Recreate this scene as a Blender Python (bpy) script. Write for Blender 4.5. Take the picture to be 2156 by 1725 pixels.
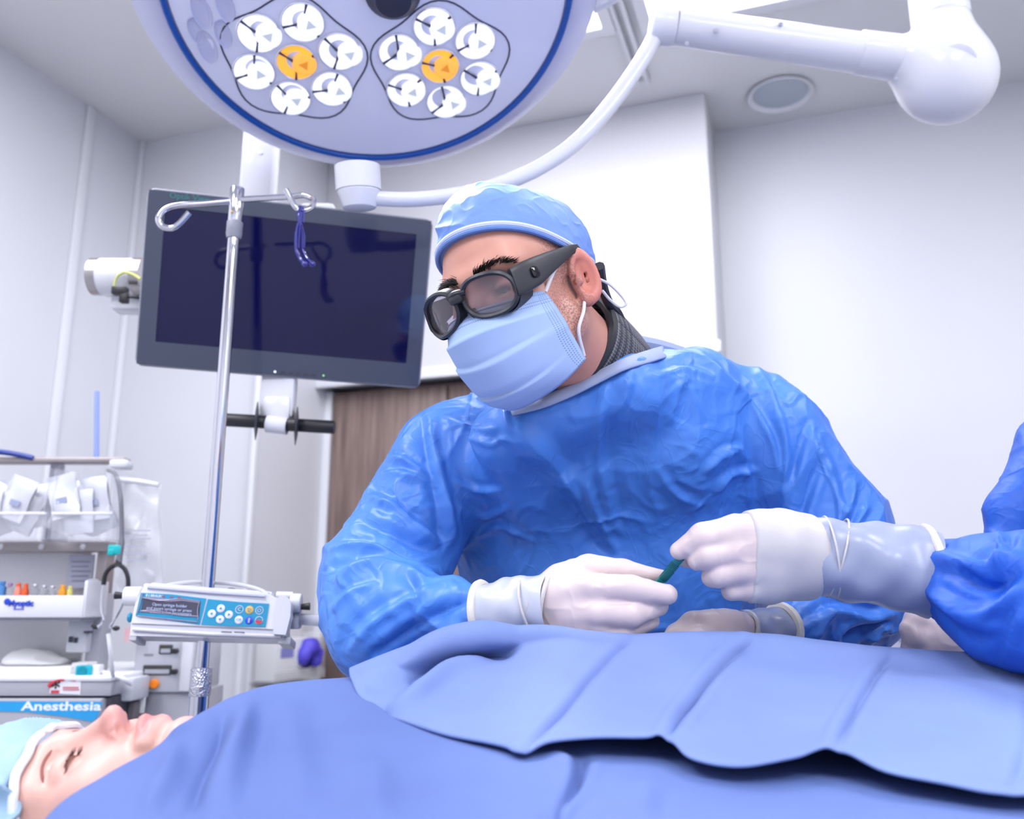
import bpy, bmesh, math, random
import numpy as np
from mathutils import Vector, Matrix

for o in list(bpy.data.objects):
    bpy.data.objects.remove(o)
C = bpy.context.scene.collection
PI = math.pi

# ------------------------------------------------------------------ camera
EYE = 1.10
PITCH = math.radians(12.7)
FPX, CX, CY = 1850.0, 1078.0, 862.5
cam_d = bpy.data.cameras.new('camera')
cam = bpy.data.objects.new('camera', cam_d)
C.objects.link(cam)
cam.location = (0, 0, EYE)
cam.rotation_euler = (PI / 2 + PITCH, 0, 0)
cam_d.sensor_width = 36
cam_d.lens = 36 * FPX / 2156
cam_d.clip_start = 0.02
cam_d.dof.use_dof = True
cam_d.dof.focus_distance = 1.03
cam_d.dof.aperture_fstop = 4.6
bpy.context.scene.camera = cam

# ------------------------------------------------------------------ world, view
world = bpy.data.worlds.new('World')
bpy.context.scene.world = world
world.use_nodes = True
world.node_tree.nodes['Background'].inputs[0].default_value = (0.8, 0.85, 1.0, 1)
world.node_tree.nodes['Background'].inputs[1].default_value = 0.3
vs = bpy.context.scene.view_settings
vs.view_transform = 'Standard'
vs.look = 'None'
vs.exposure = 0.12
vs.gamma = 1
vs.use_curve_mapping = False
cy = bpy.context.scene.cycles
cy.max_bounces = 4; cy.diffuse_bounces = 2; cy.glossy_bounces = 2; cy.transmission_bounces = 4; cy.transparent_max_bounces = 6
cy.use_adaptive_sampling = True; cy.adaptive_threshold = 0.1
cy.caustics_reflective = False; cy.caustics_refractive = False

# ------------------------------------------------------------------ room axes
YAW = math.radians(18.9)          # the room's depth axis points this far to the right of the camera's
CS, SN = math.cos(YAW), math.sin(YAW)
def R(u, v, z):                   # room coordinates -> world
    return np.array([u * CS + v * SN, -u * SN + v * CS, z])
RM = np.array([[CS, SN, 0], [-SN, CS, 0], [0, 0, 1.0]])
CEIL = 3.0

# ceiling troffers (the room's own lights): centre u, v
TROFFERS = [(-0.11, 2.0), (-0.83, 1.95), (-1.5, -0.9), (0.2, -0.9), (1.5, 1.2), (-1.6, 0.7), (1.6, -0.9)]
TROFFER_E = [10, 11, 20, 25, 15, 23, 34]
for i, (u, v) in enumerate(TROFFERS):
    ld = bpy.data.lights.new('troffer_light', 'AREA')
    ld.shape = 'RECTANGLE'; ld.size = 0.56; ld.size_y = 1.14
    ld.energy = TROFFER_E[i]
    ld.color = (0.975, 0.975, 1.0)
    lo = bpy.data.objects.new('troffer_light', ld)
    C.objects.link(lo)
    lo.location = R(u, v, CEIL - 0.03)
    lo.rotation_euler = (0, 0, -YAW)

# ------------------------------------------------------------------ helpers
ex = np.array([1.0, 0, 0]); ey = np.array([0, -math.sin(PITCH), math.cos(PITCH)]); ez = np.array([0, math.cos(PITCH), math.sin(PITCH)])
EYEP = np.array([0, 0, EYE])
def B(x, y, D):                   # the point seen at (x, y) that lies D metres deep
    return EYEP + D * ((x - CX) / FPX * ex - (y - CY) / FPX * ey + ez)
def PR(P):                        # where a point falls in the picture
    q = np.asarray(P) - EYEP
    d = q @ ez
    return CX + FPX * (q @ ex) / d, CY - FPX * (q @ ey) / d
def nrm(v):
    v = np.asarray(v, float)
    return v / (np.linalg.norm(v) + 1e-12)
def frame(z, xh=(1, 0, 0)):       # 3x3 with columns x, y, z
    z = nrm(z); x = np.asarray(xh, float); x = nrm(x - z * (x @ z)); y = np.cross(z, x)
    return np.stack([x, y, z], 1)
def settle(f, P, axis=1, n=25):  # slide points along -axis until they touch f
    P = np.array(P, float)
    for _ in range(n):
        P[:, axis] -= np.maximum(f(P), 0) * .8
    return P

# ---- materials
MATS = {}
def mat(name, col, rough=0.5, metal=0.0, **k):
    if name in MATS:
        return MATS[name]
    m = bpy.data.materials.new(name); m.use_nodes = True
    b = m.node_tree.nodes['Principled BSDF']
    b.inputs['Base Color'].default_value = (*col, 1)
    b.inputs['Roughness'].default_value = rough
    b.inputs['Metallic'].default_value = metal
    names = dict(ior='IOR', trans='Transmission Weight', sss='Subsurface Weight', sssr='Subsurface Radius', ssss='Subsurface Scale', coat='Coat Weight', coatr='Coat Roughness',
                 sheen='Sheen Weight', emit='Emission Color', emits='Emission Strength', alpha='Alpha', spec='Specular IOR Level')
    for a, v in k.items():
        if a in names:
            if a in ('emit',): v = (*v, 1)
            b.inputs[names[a]].default_value = v
    MATS[name] = m
    return m
def nd(m, t, **k):
    n = m.node_tree.nodes.new(t)
    for a, v in k.items():
        setattr(n, a, v)
    return n
def lk(m, a, b):
    m.node_tree.links.new(a, b)
def bsdf(m):
    return m.node_tree.nodes['Principled BSDF']
def add_bump(m, scale=60, strength=0.3, dist=0.002, kind='noise', detail=4, stretch=(1, 1, 1), coord='Object'):
    tc = nd(m, 'ShaderNodeTexCoord'); mp = nd(m, 'ShaderNodeMapping')
    mp.inputs['Scale'].default_value = stretch
    lk(m, tc.outputs[coord], mp.inputs[0])
    if kind == 'noise':
        t = nd(m, 'ShaderNodeTexNoise'); t.inputs['Scale'].default_value = scale; t.inputs['Detail'].default_value = detail
        out = t.outputs['Fac']
    elif kind == 'voronoi':
        t = nd(m, 'ShaderNodeTexVoronoi'); t.inputs['Scale'].default_value = scale
        out = t.outputs['Distance']
    elif kind == 'wave':
        t = nd(m, 'ShaderNodeTexWave'); t.inputs['Scale'].default_value = scale
        out = t.outputs['Fac']
    lk(m, mp.outputs[0], t.inputs['Vector'])
    bp = nd(m, 'ShaderNodeBump'); bp.inputs['Strength'].default_value = strength; bp.inputs['Distance'].default_value = dist
    lk(m, out, bp.inputs['Height'])
    prev = bsdf(m).inputs['Normal']
    if prev.is_linked:
        lk(m, prev.links[0].from_socket, bp.inputs['Normal'])
    lk(m, bp.outputs[0], prev)
    return t
def add_var(m, c1, c2, scale=5, lo=0.35, hi=0.65, detail=3, stretch=(1, 1, 1), kind='noise'):
    tc = nd(m, 'ShaderNodeTexCoord'); mp = nd(m, 'ShaderNodeMapping'); mp.inputs['Scale'].default_value = stretch
    lk(m, tc.outputs['Object'], mp.inputs[0])
    t = nd(m, 'ShaderNodeTexNoise'); t.inputs['Scale'].default_value = scale; t.inputs['Detail'].default_value = detail
    lk(m, mp.outputs[0], t.inputs['Vector'])
    r = nd(m, 'ShaderNodeValToRGB'); r.color_ramp.elements[0].position = lo; r.color_ramp.elements[1].position = hi
    r.color_ramp.elements[0].color = (*c1, 1); r.color_ramp.elements[1].color = (*c2, 1)
    lk(m, t.outputs['Fac'], r.inputs[0]); lk(m, r.outputs[0], bsdf(m).inputs['Base Color'])
    return r
def srgb(r, g, b):
    f = lambda c: (c / 255 / 12.92) if c <= 10 else ((c / 255 + 0.055) / 1.055) ** 2.4
    return (f(r), f(g), f(b))

# ---- objects
def wloc(o):
    l = np.zeros(3)
    while o is not None:
        l = l + np.array(o.location); o = o.parent
    return l
def thing(name, label, cat, loc, group=None):
    o = bpy.data.objects.new(name, None); C.objects.link(o)
    o.empty_display_size = 0.05
    o.location = tuple(float(c) for c in loc); o['label'] = label; o['category'] = cat
    if group: o['group'] = group
    return o
def put(name, VF, m, parent=None, label=None, cat=None, kind=None, group=None, sharp=35, loc=None, attrs=None, uv=None):
    V, F = VF
    V = np.asarray(V, float)
    if loc is None:
        loc = wloc(parent) if parent is not None else (V.min(0) + V.max(0)) / 2 * np.array([1, 1, 0]) + np.array([0, 0, V[:, 2].min()])
    loc = np.asarray(loc, float)
    me = bpy.data.meshes.new(name)
    if isinstance(F, np.ndarray):
        n = len(F)
        me.vertices.add(len(V)); me.vertices.foreach_set('co', (V - loc).astype(np.float32).ravel())
        me.loops.add(n * 4); me.loops.foreach_set('vertex_index', F.astype(np.int32).ravel())
        me.polygons.add(n); me.polygons.foreach_set('loop_start', np.arange(0, n * 4, 4, dtype=np.int32))
        me.update(calc_edges=True)
    else:
        me.from_pydata((V - loc).tolist(), [], F)
    if sharp is None:
        pass
    else:
        me.polygons.foreach_set('use_smooth', np.ones(len(me.polygons), bool))
        if sharp < 180:
            me.set_sharp_from_angle(angle=math.radians(sharp))
    me.materials.append(m)
    for a, vals in (attrs or {}).items():
        at = me.attributes.new(a, 'FLOAT', 'POINT'); at.data.foreach_set('value', np.asarray(vals, np.float32))
    if uv is not None:
        ul = me.uv_layers.new(name='UVMap')
        vi = np.empty(len(me.loops), np.int32); me.loops.foreach_get('vertex_index', vi)
        ul.data.foreach_set('uv', np.asarray(uv, np.float32)[vi].ravel())
    o = bpy.data.objects.new(name, me); C.objects.link(o)
    if parent is not None:
        o.parent = parent
        o.location = tuple(loc - wloc(parent))
    else:
        o.location = tuple(loc)
    if label: o['label'] = label
    if cat: o['category'] = cat
    if kind: o['kind'] = kind
    if group: o['group'] = group
    return o
def single(name, VF, m, label, cat, group=None, **k):
    return put(name, VF, m, None, label, cat, None, group, **k)

# ---- shapes: every one returns (V, F)
def join(*parts):
    V, F, n = [], [], 0
    for v, f in parts:
        v = np.asarray(v, float)
        V.append(v); F += [tuple(int(i) + n for i in q) for q in f]; n += len(v)
    return np.concatenate(V), F
def xf(VF, M=None, o=(0, 0, 0)):
    V = np.asarray(VF[0], float)
    if M is not None: V = V @ np.asarray(M).T
    return V + np.asarray(o, float), VF[1]
def box(size, o=(0, 0, 0), M=None, bev=0.0, seg=2):
    bm = bmesh.new(); bmesh.ops.create_cube(bm, size=1.0)
    for v in bm.verts: v.co = Vector((v.co.x * size[0], v.co.y * size[1], v.co.z * size[2]))
    if bev > 0:
        bmesh.ops.bevel(bm, geom=bm.edges[:], offset=min(bev, min(size) * 0.49), segments=seg, profile=0.5, affect='EDGES')
    bm.verts.index_update()
    V = np.array([v.co[:] for v in bm.verts]); F = [tuple(v.index for v in f.verts) for f in bm.faces]
    bm.free()
    return xf((V, F), M, o)
def tube(pts, r, seg=10, closed=False, cap=True, up=None):
    P = np.asarray(pts, float); n = len(P)
    rr = np.full(n, r, float) if np.isscalar(r) else np.asarray(r, float)
    T = np.zeros_like(P)
    if closed:
        T = np.roll(P, -1, 0) - np.roll(P, 1, 0)
    else:
        T[1:-1] = P[2:] - P[:-2]; T[0] = P[1] - P[0]; T[-1] = P[-1] - P[-2]
    T /= np.linalg.norm(T, axis=1)[:, None] + 1e-12
    u = np.array([0, 0, 1.0]) if abs(T[0][2]) < 0.9 else np.array([1.0, 0, 0])
    if up is not None: u = np.asarray(up, float)
    V, F = [], []
    a = np.linspace(0, 2 * PI, seg, endpoint=False)
    for i in range(n):
        u = u - T[i] * (u @ T[i]); u /= np.linalg.norm(u) + 1e-12
        w = np.cross(T[i], u)
        V.append(P[i] + rr[i] * (np.cos(a)[:, None] * u + np.sin(a)[:, None] * w))
    V = np.concatenate(V)
    for i in range(n if closed else n - 1):
        j = (i + 1) % n
        for k in range(seg):
            l = (k + 1) % seg
            F.append((i * seg + k, i * seg + l, j * seg + l, j * seg + k))
    if cap and not closed:
        F.append(tuple(range(seg - 1, -1, -1))); F.append(tuple((n - 1) * seg + k for k in range(seg)))
    return V, F
def lathe(prof, o=(0, 0, 0), M=None, seg=32, cap=True):   # prof: list of (radius, height) about local z
    prof = np.asarray(prof, float); n = len(prof)
    a = np.linspace(0, 2 * PI, seg, endpoint=False)
    V = np.concatenate([np.stack([r * np.cos(a), r * np.sin(a), np.full(seg, z)], 1) for r, z in prof])
    F = []
    for i in range(n - 1):
        for k in range(seg):
            l = (k + 1) % seg
            F.append((i * seg + k, i * seg + l, (i + 1) * seg + l, (i + 1) * seg + k))
    if cap:
        F.append(tuple(range(seg - 1, -1, -1))); F.append(tuple((n - 1) * seg + k for k in range(seg)))
    return xf((V, F), M, o)
def cyl(a, b, r, seg=24, r2=None, bev=0.0):
    a = np.asarray(a, float); b = np.asarray(b, float); L = np.linalg.norm(b - a); r2 = r if r2 is None else r2
    if bev > 0:
        prof = [(r - bev, 0), (r - bev * .3, bev * .3), (r, bev), (r2, L - bev), (r2 - bev * .3, L - bev * .3), (r2 - bev, L)]
    else:
        prof = [(r, 0), (r2, L)]
    return lathe(prof, a, frame(b - a, (1, 0, 0) if abs(nrm(b - a)[0]) < .9 else (0, 1, 0)), seg)
def prism(poly, z0, z1, o=(0, 0, 0), M=None):             # poly: 2-D outline, counter-clockwise
    p = np.asarray(poly, float); n = len(p)
    V = np.concatenate([np.c_[p, np.full(n, z0)], np.c_[p, np.full(n, z1)]])
    F = [tuple(range(n - 1, -1, -1)), tuple(range(n, 2 * n))] + [(k, (k + 1) % n, n + (k + 1) % n, n + k) for k in range(n)]
    return xf((V, F), M, o)
def rrect(w, h, r, n=6):
    out = []
    for cx, cy, a0 in ((w / 2 - r, h / 2 - r, 0), (-w / 2 + r, h / 2 - r, 90), (-w / 2 + r, -h / 2 + r, 180), (w / 2 - r, -h / 2 + r, 270)):
        for k in range(n + 1):
            a = math.radians(a0 + 90 * k / n)
            out.append((cx + r * math.cos(a), cy + r * math.sin(a)))
    return out
def circ(r, n=24, o=(0, 0)):
    return [(o[0] + r * math.cos(2 * PI * k / n), o[1] + r * math.sin(2 * PI * k / n)) for k in range(n)]
def gridmesh(P):                                          # P: (nu, nv, 3)
    nu, nv = P.shape[:2]
    i, j = np.meshgrid(np.arange(nu - 1), np.arange(nv - 1), indexing='ij')
    a = (i * nv + j).ravel()
    return P.reshape(-1, 3), np.stack([a, a + nv, a + nv + 1, a + 1], 1).tolist()
def spline(pts, n=8, closed=False):                       # Catmull-Rom through the points
    P = np.asarray(pts, float); m = len(P); out = []
    for i in range(m if closed else m - 1):
        p0 = P[(i - 1) % m] if closed or i > 0 else 2 * P[0] - P[1]
        p1 = P[i]; p2 = P[(i + 1) % m]
        p3 = P[(i + 2) % m] if closed or i + 2 < m else 2 * P[-1] - P[-2]
        for t in np.linspace(0, 1, n, endpoint=False):
            out.append(.5 * (2 * p1 + (p2 - p0) * t + (2 * p0 - 5 * p1 + 4 * p2 - p3) * t * t + (3 * p1 - p0 - 3 * p2 + p3) * t ** 3))
    if not closed: out.append(P[-1])
    return np.array(out)
def sphere(c, r, seg=20, rings=12, M=None):
    if np.isscalar(r): r = (r, r, r)
    t = np.linspace(0, PI, rings + 1)
    prof = [(max(math.sin(x), 1e-4), -math.cos(x)) for x in t]
    V, F = lathe(prof, seg=seg)
    return xf((V * np.array(r), F), M, c)
def text(s, size, o, M, depth=0.0004, align='CENTER', bold=0.0, sx=1.0):
    cu = bpy.data.curves.new('t', 'FONT'); cu.body = s; cu.size = size; cu.align_x = align; cu.align_y = 'CENTER'; cu.extrude = depth; cu.offset = bold
    cu.resolution_u = 2
    ob = bpy.data.objects.new('t', cu); C.objects.link(ob)
    dg = bpy.context.evaluated_depsgraph_get()
    me = bpy.data.meshes.new_from_object(ob.evaluated_get(dg))
    V = np.array([v.co[:] for v in me.vertices]); F = [tuple(p.vertices) for p in me.polygons]
    V[:, 0] *= sx
    bpy.data.objects.remove(ob); bpy.data.curves.remove(cu); bpy.data.meshes.remove(me)
    return xf((V, F), M, o)

# ---- noise
_rng = np.random.default_rng(7)
_LAT = _rng.uniform(-1, 1, (32, 32, 32)).astype(np.float32)
def vnoise(P):
    P = np.asarray(P); i = np.floor(P).astype(int); f = P - i; u = f * f * f * (f * (f * 6 - 15) + 10)
    i0 = i % 32; i1 = (i + 1) % 32
    g = lambda a, b, c: _LAT[a, b, c]
    x0, y0, z0 = i0.T; x1, y1, z1 = i1.T; ux, uy, uz = u.T
    a = g(x0, y0, z0) * (1 - ux) + g(x1, y0, z0) * ux; b = g(x0, y1, z0) * (1 - ux) + g(x1, y1, z0) * ux
    c = g(x0, y0, z1) * (1 - ux) + g(x1, y0, z1) * ux; d = g(x0, y1, z1) * (1 - ux) + g(x1, y1, z1) * ux
    return (a * (1 - uy) + b * uy) * (1 - uz) + (c * (1 - uy) + d * uy) * uz
def warp(P, s, a):
    return P + a * np.stack([vnoise(P * s + 3.1), vnoise(P * s + 11.7), vnoise(P * s + 23.3)], 1)
def ridged(P, power=2.0):
    return (1 - np.abs(vnoise(P))) ** power

# ---- implicit bodies
def sd_cone(a, b, ra, rb):
    a = np.asarray(a, float); b = np.asarray(b, float); ba = b - a; L2 = ba @ ba + 1e-12
    def f(P):
        pa = P - a; t = np.clip(pa @ ba / L2, 0, 1)
        return np.linalg.norm(pa - t[:, None] * ba, axis=1) - (ra + (rb - ra) * t)
    return f
def sd_ell(c, r, M=None):
    c = np.asarray(c, float); r = np.asarray(r, float)
    def f(P):
        q = P - c
        if M is not None: q = q @ M
        k0 = np.linalg.norm(q / r, axis=1); k1 = np.linalg.norm(q / (r * r), axis=1) + 1e-9
        return k0 * (k0 - 1) / k1
    return f
def sd_plane(n, d):               # inside where n.p < d
    n = nrm(n)
    return lambda P: P @ n - d
def sd_torus(c, n, Rr, r, sy=1.0, xh=(1, 0, 0)):
    M = frame(n, xh); c = np.asarray(c, float)
    def f(P):
        q = (P - c) @ M
        return np.hypot(np.hypot(q[:, 0], q[:, 1] / sy) - Rr, q[:, 2]) - r
    return f
class Blob:
    def __init__(s): s.ops = []
    def u(s, f, k=0.01): s.ops.append((0, f, k)); return s
    def cut(s, f, k=0.005): s.ops.append((1, f, k)); return s
    def clip(s, f, k=0.003): s.ops.append((2, f, k)); return s
    def __call__(s, P):
        d = None
        for t, f, k in s.ops:
            e = f(P)
            if d is None: d = e; continue
            if t == 0:
                h = np.maximum(k - np.abs(d - e), 0) / k; d = np.minimum(d, e) - h * h * k / 4
            else:
                if t == 1: e = -e
                h = np.maximum(k - np.abs(d - e), 0) / k; d = np.maximum(d, e) + h * h * k / 4
        return d
def surface_nets(Fv, o, h):
    s = Fv < 0
    nx, ny, nz = Fv.shape
    cnt = sum(s[a:nx - 1 + a, b:ny - 1 + b, c:nz - 1 + c].astype(np.int8) for a in (0, 1) for b in (0, 1) for c in (0, 1))
    act = (cnt > 0) & (cnt < 8)
    I = np.argwhere(act)
    idx = np.full(act.shape, -1, np.int64); idx[act] = np.arange(len(I))
    acc = np.zeros((len(I), 3)); num = np.zeros(len(I))
    offs = [(a, b, c) for a in (0, 1) for b in (0, 1) for c in (0, 1)]
    for p in offs:
        for ax in range(3):
            if p[ax]: continue
            q = list(p); q[ax] = 1
            A = I + p; Bq = I + q
            fa = Fv[A[:, 0], A[:, 1], A[:, 2]]; fb = Fv[Bq[:, 0], Bq[:, 1], Bq[:, 2]]
            m = (fa < 0) != (fb < 0)
            t = np.where(m, fa / np.where(m, fa - fb, 1), 0)
            pos = np.array(p, float)[None].repeat(len(I), 0); pos[:, ax] = t
            acc[m] += pos[m]; num[m] += 1
    V = o + h * (I + acc / num[:, None])
    Fq = []
    for ax in range(3):
        b, c = (ax + 1) % 3, (ax + 2) % 3
        sl0 = [slice(1, -1)] * 3; sl1 = [slice(1, -1)] * 3
        sl0[ax] = slice(0, -1); sl1[ax] = slice(1, None)
        m = s[tuple(sl0)] != s[tuple(sl1)]
        J = np.argwhere(m)
        if len(J) == 0: continue
        off = np.array([1, 1, 1]); off[ax] = 0
        J = J + off
        sg = s[J[:, 0], J[:, 1], J[:, 2]]
        def cell(db, dc):
            K = J.copy(); K[:, b] += db; K[:, c] += dc
            return idx[K[:, 0], K[:, 1], K[:, 2]]
        q = np.stack([cell(-1, -1), cell(0, -1), cell(0, 0), cell(-1, 0)], 1)
        q[~sg] = q[~sg][:, ::-1]
        Fq.append(q)
    Fq = np.concatenate(Fq)
    return V, Fq[(Fq >= 0).all(1)]
def subdiv(V, Fq):
    E = np.concatenate([Fq[:, [0, 1]], Fq[:, [1, 2]], Fq[:, [2, 3]], Fq[:, [3, 0]]]); Es = np.sort(E, 1)
    key = Es[:, 0].astype(np.int64) * (len(V) + 1) + Es[:, 1]
    uq, first, inv = np.unique(key, return_index=True, return_inverse=True)
    mid = (V[Es[first, 0]] + V[Es[first, 1]]) / 2; fc = V[Fq].mean(1)
    n, m, k = len(V), len(uq), len(Fq)
    e = n + inv.reshape(4, k); c = n + m + np.arange(k)
    out = np.concatenate([np.stack([Fq[:, i], e[i], c, e[i - 1]], 1) for i in range(4)])
    return np.concatenate([V, mid, fc]), out
def grad(f, V, e=1e-3):
    g = np.stack([f(V + d) - f(V - d) for d in np.eye(3) * e], 1)
    return g / (np.linalg.norm(g, axis=1)[:, None] + 1e-12)
_TET = np.array([[1, -1, -1], [-1, -1, 1], [-1, 1, -1], [1, 1, 1]], float)
def fgrad(f, V, e=1e-3):
    v = [f(V + t * e) for t in _TET]
    g = sum(t[None] * q[:, None] for t, q in zip(_TET, v))
    return sum(v) / 4, g / (np.linalg.norm(g, axis=1)[:, None] + 1e-12)
def implicit(f, lo, hi, h, sub=1, disp=None, newton=2):
    lo = np.asarray(lo, float); hi = np.asarray(hi, float); n = np.ceil((hi - lo) / h).astype(int) + 1
    ax = [lo[i] + h * np.arange(n[i]) for i in range(3)]
    Fv = np.empty(n, np.float32)
    yy, zz = np.meshgrid(ax[1], ax[2], indexing='ij'); yz = np.c_[yy.ravel(), zz.ravel()]
    st = max(1, int(200000 / len(yz)))
    for i in range(0, n[0], st):
        xs = ax[0][i:i + st]
        P = np.concatenate([np.c_[np.full(len(yz), x), yz] for x in xs])
        Fv[i:i + len(xs)] = f(P).reshape(len(xs), n[1], n[2])
    Fv[0] = np.maximum(Fv[0], 1e-3); Fv[-1] = np.maximum(Fv[-1], 1e-3)
    Fv[:, 0] = np.maximum(Fv[:, 0], 1e-3); Fv[:, -1] = np.maximum(Fv[:, -1], 1e-3); Fv[:, :, 0] = np.maximum(Fv[:, :, 0], 1e-3); Fv[:, :, -1] = np.maximum(Fv[:, :, -1], 1e-3)
    V, Fq = surface_nets(Fv, lo, h)
    for _ in range(sub): V, Fq = subdiv(V, Fq)
    for _ in range(newton):
        d, g = fgrad(f, V)
        V = V - g * np.clip(d, -h * .7, h * .7)[:, None]
    if disp is not None:
        V = V + g * disp(V, g)[:, None]
    return V, Fq
# ------------------------------------------------------------------ materials shared by the scene
M_wall = mat('wall_paint', srgb(226, 227, 235), 0.45)
M_ceil = mat('ceiling_paint', srgb(236, 236, 240), 0.6)
M_trim = mat('trim_white', srgb(238, 239, 246), 0.3)
M_floor = mat('floor_vinyl', srgb(185, 188, 198), 0.3)
add_var(M_floor, srgb(178, 181, 192), srgb(196, 199, 208), 14)
M_white = mat('white_enamel', srgb(236, 236, 245), 0.2)
M_lav = mat('lamp_plastic', srgb(206, 207, 238), 0.22)
M_lampface = mat('lamp_cover', srgb(228, 229, 252), 0.14, emit=(.66, .68, 1.0), emits=.10)
M_chrome = mat('chrome', (0.60, 0.60, 0.65), 0.10, 1.0)
M_steel = mat('brushed_steel', (0.62, 0.62, 0.68), 0.32, 1.0)
M_black = mat('black_plastic', srgb(30, 30, 38), 0.4)
M_dark = mat('dark_plastic', srgb(52, 54, 66), 0.42)
M_gray = mat('gray_plastic', srgb(150, 152, 166), 0.4)
M_lgray = mat('light_gray_plastic', srgb(205, 206, 216), 0.38)
M_taupe = mat('taupe_metal', srgb(168, 160, 162), 0.35, 0.3)
M_glow = mat('diffuser_glow', (0.9, 0.92, 1.0), 0.6, emit=(0.95, 0.97, 1.0), emits=3.2)
M_paper = mat('paper', srgb(240, 240, 244), 0.8)
M_wood = mat('dark_wood', srgb(110, 92, 88), 0.45)
add_var(M_wood, srgb(112, 94, 90), srgb(152, 130, 124), 6, 0.3, 0.7, 5, (9, 9, 0.6))
add_bump(M_wood, 30, 0.15, 0.002, stretch=(9, 9, 0.6))

def rbox(u0, u1, v0, v1, z0, z1, bev=0.0):
    return box((u1 - u0, v1 - v0, z1 - z0), R((u0 + u1) / 2, (v0 + v1) / 2, (z0 + z1) / 2), RM, bev)
def struct(name, VF, m, parent=None, label=None, **k):
    return put(name, VF, m, parent, label, None, 'structure' if parent is None else None, **k)

UL, UR, VB, VF_ = -2.55, 2.3, 3.36, -2.3
struct('floor', rbox(UL - .1, UR + .1, VF_ - .1, VB + .1, -0.1, 0), M_floor, label='pale grey sheet vinyl floor of the operating room')
struct('ceiling', rbox(UL - .1, UR + .1, VF_ - .1, VB + .1, CEIL, CEIL + .1), M_ceil, label='white flat ceiling of the operating room')
struct('wall_left', rbox(UL - .1, UL, VF_, VB, 0, CEIL), M_wall, label='pale grey panelled wall at the left')
struct('wall_back', rbox(UL, UR, VB, VB + .1, 0, CEIL), M_wall, label='pale grey wall behind the surgeon')
struct('wall_right', rbox(UR, UR + .1, VF_, VB, 0, CEIL), M_wall, label='pale grey wall outside the frame at the right')
struct('wall_front', rbox(UL, UR, VF_ - .1, VF_, 0, CEIL), M_wall, label='pale grey wall behind the camera')
# projecting wall block left of the monitor column, and the white bulkhead with dark wood doors under it
struct('wall_projection', rbox(UL, -1.89, 2.665, VB, 0, CEIL), M_wall, label='projecting wall block behind the monitor')
bk = struct('wall_bulkhead', rbox(-1.89, -0.275, 3.05, VB, 2.0, CEIL, 0.006), mat('bulkhead_paint', srgb(226, 225, 232), 0.4), label='white boxed bulkhead above the dark wooden doors')
struct('trim_1', rbox(-1.89, -0.265, 3.035, 3.06, 1.975, 2.02, 0.004), M_trim, label='white trim along the lower edge of the bulkhead')
dr = struct('door_1', rbox(-1.86, -0.30, 3.14, VB, 0, 1.975), M_wood, label='dark brown wood panelled door below the bulkhead')
for k in range(3):
    put('panel', rbox(-1.855 + k * .52, -1.345 + k * .52, 3.125, 3.14, 0.02, 1.965, 0.004), M_wood, dr)
put('handle', join(cyl(R(-1.40, 3.07, 0.95), R(-1.40, 3.07, 1.25), 0.01), cyl(R(-1.40, 3.07, 0.99), R(-1.40, 3.13, 0.99), 0.006), cyl(R(-1.40, 3.07, 1.21), R(-1.40, 3.13, 1.21), 0.006)), M_steel, dr)
struct('trim_2', join(rbox(-1.89, -1.86, 3.12, VB, 0, 1.975), rbox(-.30, -.275, 3.12, VB, 0, 1.975)), M_trim, label='white door frame of the dark wooden door')
struct('trim_3', join(rbox(UL, UL + .022, 2.643, 2.665, 0, CEIL, 0.003)), M_trim, label='white corner strip at the far end of the left wall')
struct('trim_4', rbox(UL, UL + .012, 2.36, 2.40, 0, CEIL, 0.003), M_trim, label='white joint strip on the left wall panels')
struct('trim_5', rbox(UL, UL + .012, 1.10, 1.14, 0, CEIL, 0.003), M_trim, label='white joint strip on the near left wall panel')
struct('trim_6', rbox(-1.905, -1.885, 2.648, 2.67, 0, CEIL, 0.004), M_trim, label='white corner guard of the projecting wall block')
bb = join(rbox(UL, UL + .012, VF_, 2.64, 0, 0.1), rbox(UL + .02, -1.91, 2.653, 2.665, 0, 0.1))
struct('baseboard_left', bb, M_lgray, label='light grey skirting along the left wall')
struct('baseboard_back', rbox(-.27, UR, VB - .012, VB, 0, 0.1), M_lgray, label='light grey skirting along the back wall')

# ceiling troffers
def troffer(u, v, label):
    t = thing('ceiling_light', label, 'ceiling light', R(u, v, CEIL), 'ceiling troffers')
    fr = [rbox(u - .32, u - .28, v - .62, v + .62, CEIL - .022, CEIL), rbox(u + .28, u + .32, v - .62, v + .62, CEIL - .022, CEIL),
          rbox(u - .28, u + .28, v - .62, v - .58, CEIL - .022, CEIL), rbox(u - .28, u + .28, v + .58, v + .62, CEIL - .022, CEIL)]
    put('frame', join(*fr), M_trim, t)
    put('diffuser', rbox(u - .28, u + .28, v - .58, v + .58, CEIL - .012, CEIL), M_glow, t)
labs = ['bright rectangular ceiling light panel above the white lamp arm', 'bright rectangular ceiling light panel half hidden behind the surgical lamp',
        'rectangular ceiling light panel behind the camera at the left', 'rectangular ceiling light panel behind the camera in the middle', 'rectangular ceiling light panel above the right side of the table',
        'rectangular ceiling light panel above the left wall equipment', 'rectangular ceiling light panel behind the camera at the right']
for (u, v), l in zip(TROFFERS, labs):
    troffer(u, v, l)
# ceiling rails beside the troffer
for k, u in enumerate((-0.50, -0.465)):
    struct('trim_%d' % (7 + k), rbox(u - .008, u + .008, 1.0, 2.9, CEIL - .02, CEIL, 0.002), M_trim, label=['white ceiling rail nearer the surgical lamp', 'white ceiling rail nearer the light panel'][k])
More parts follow.
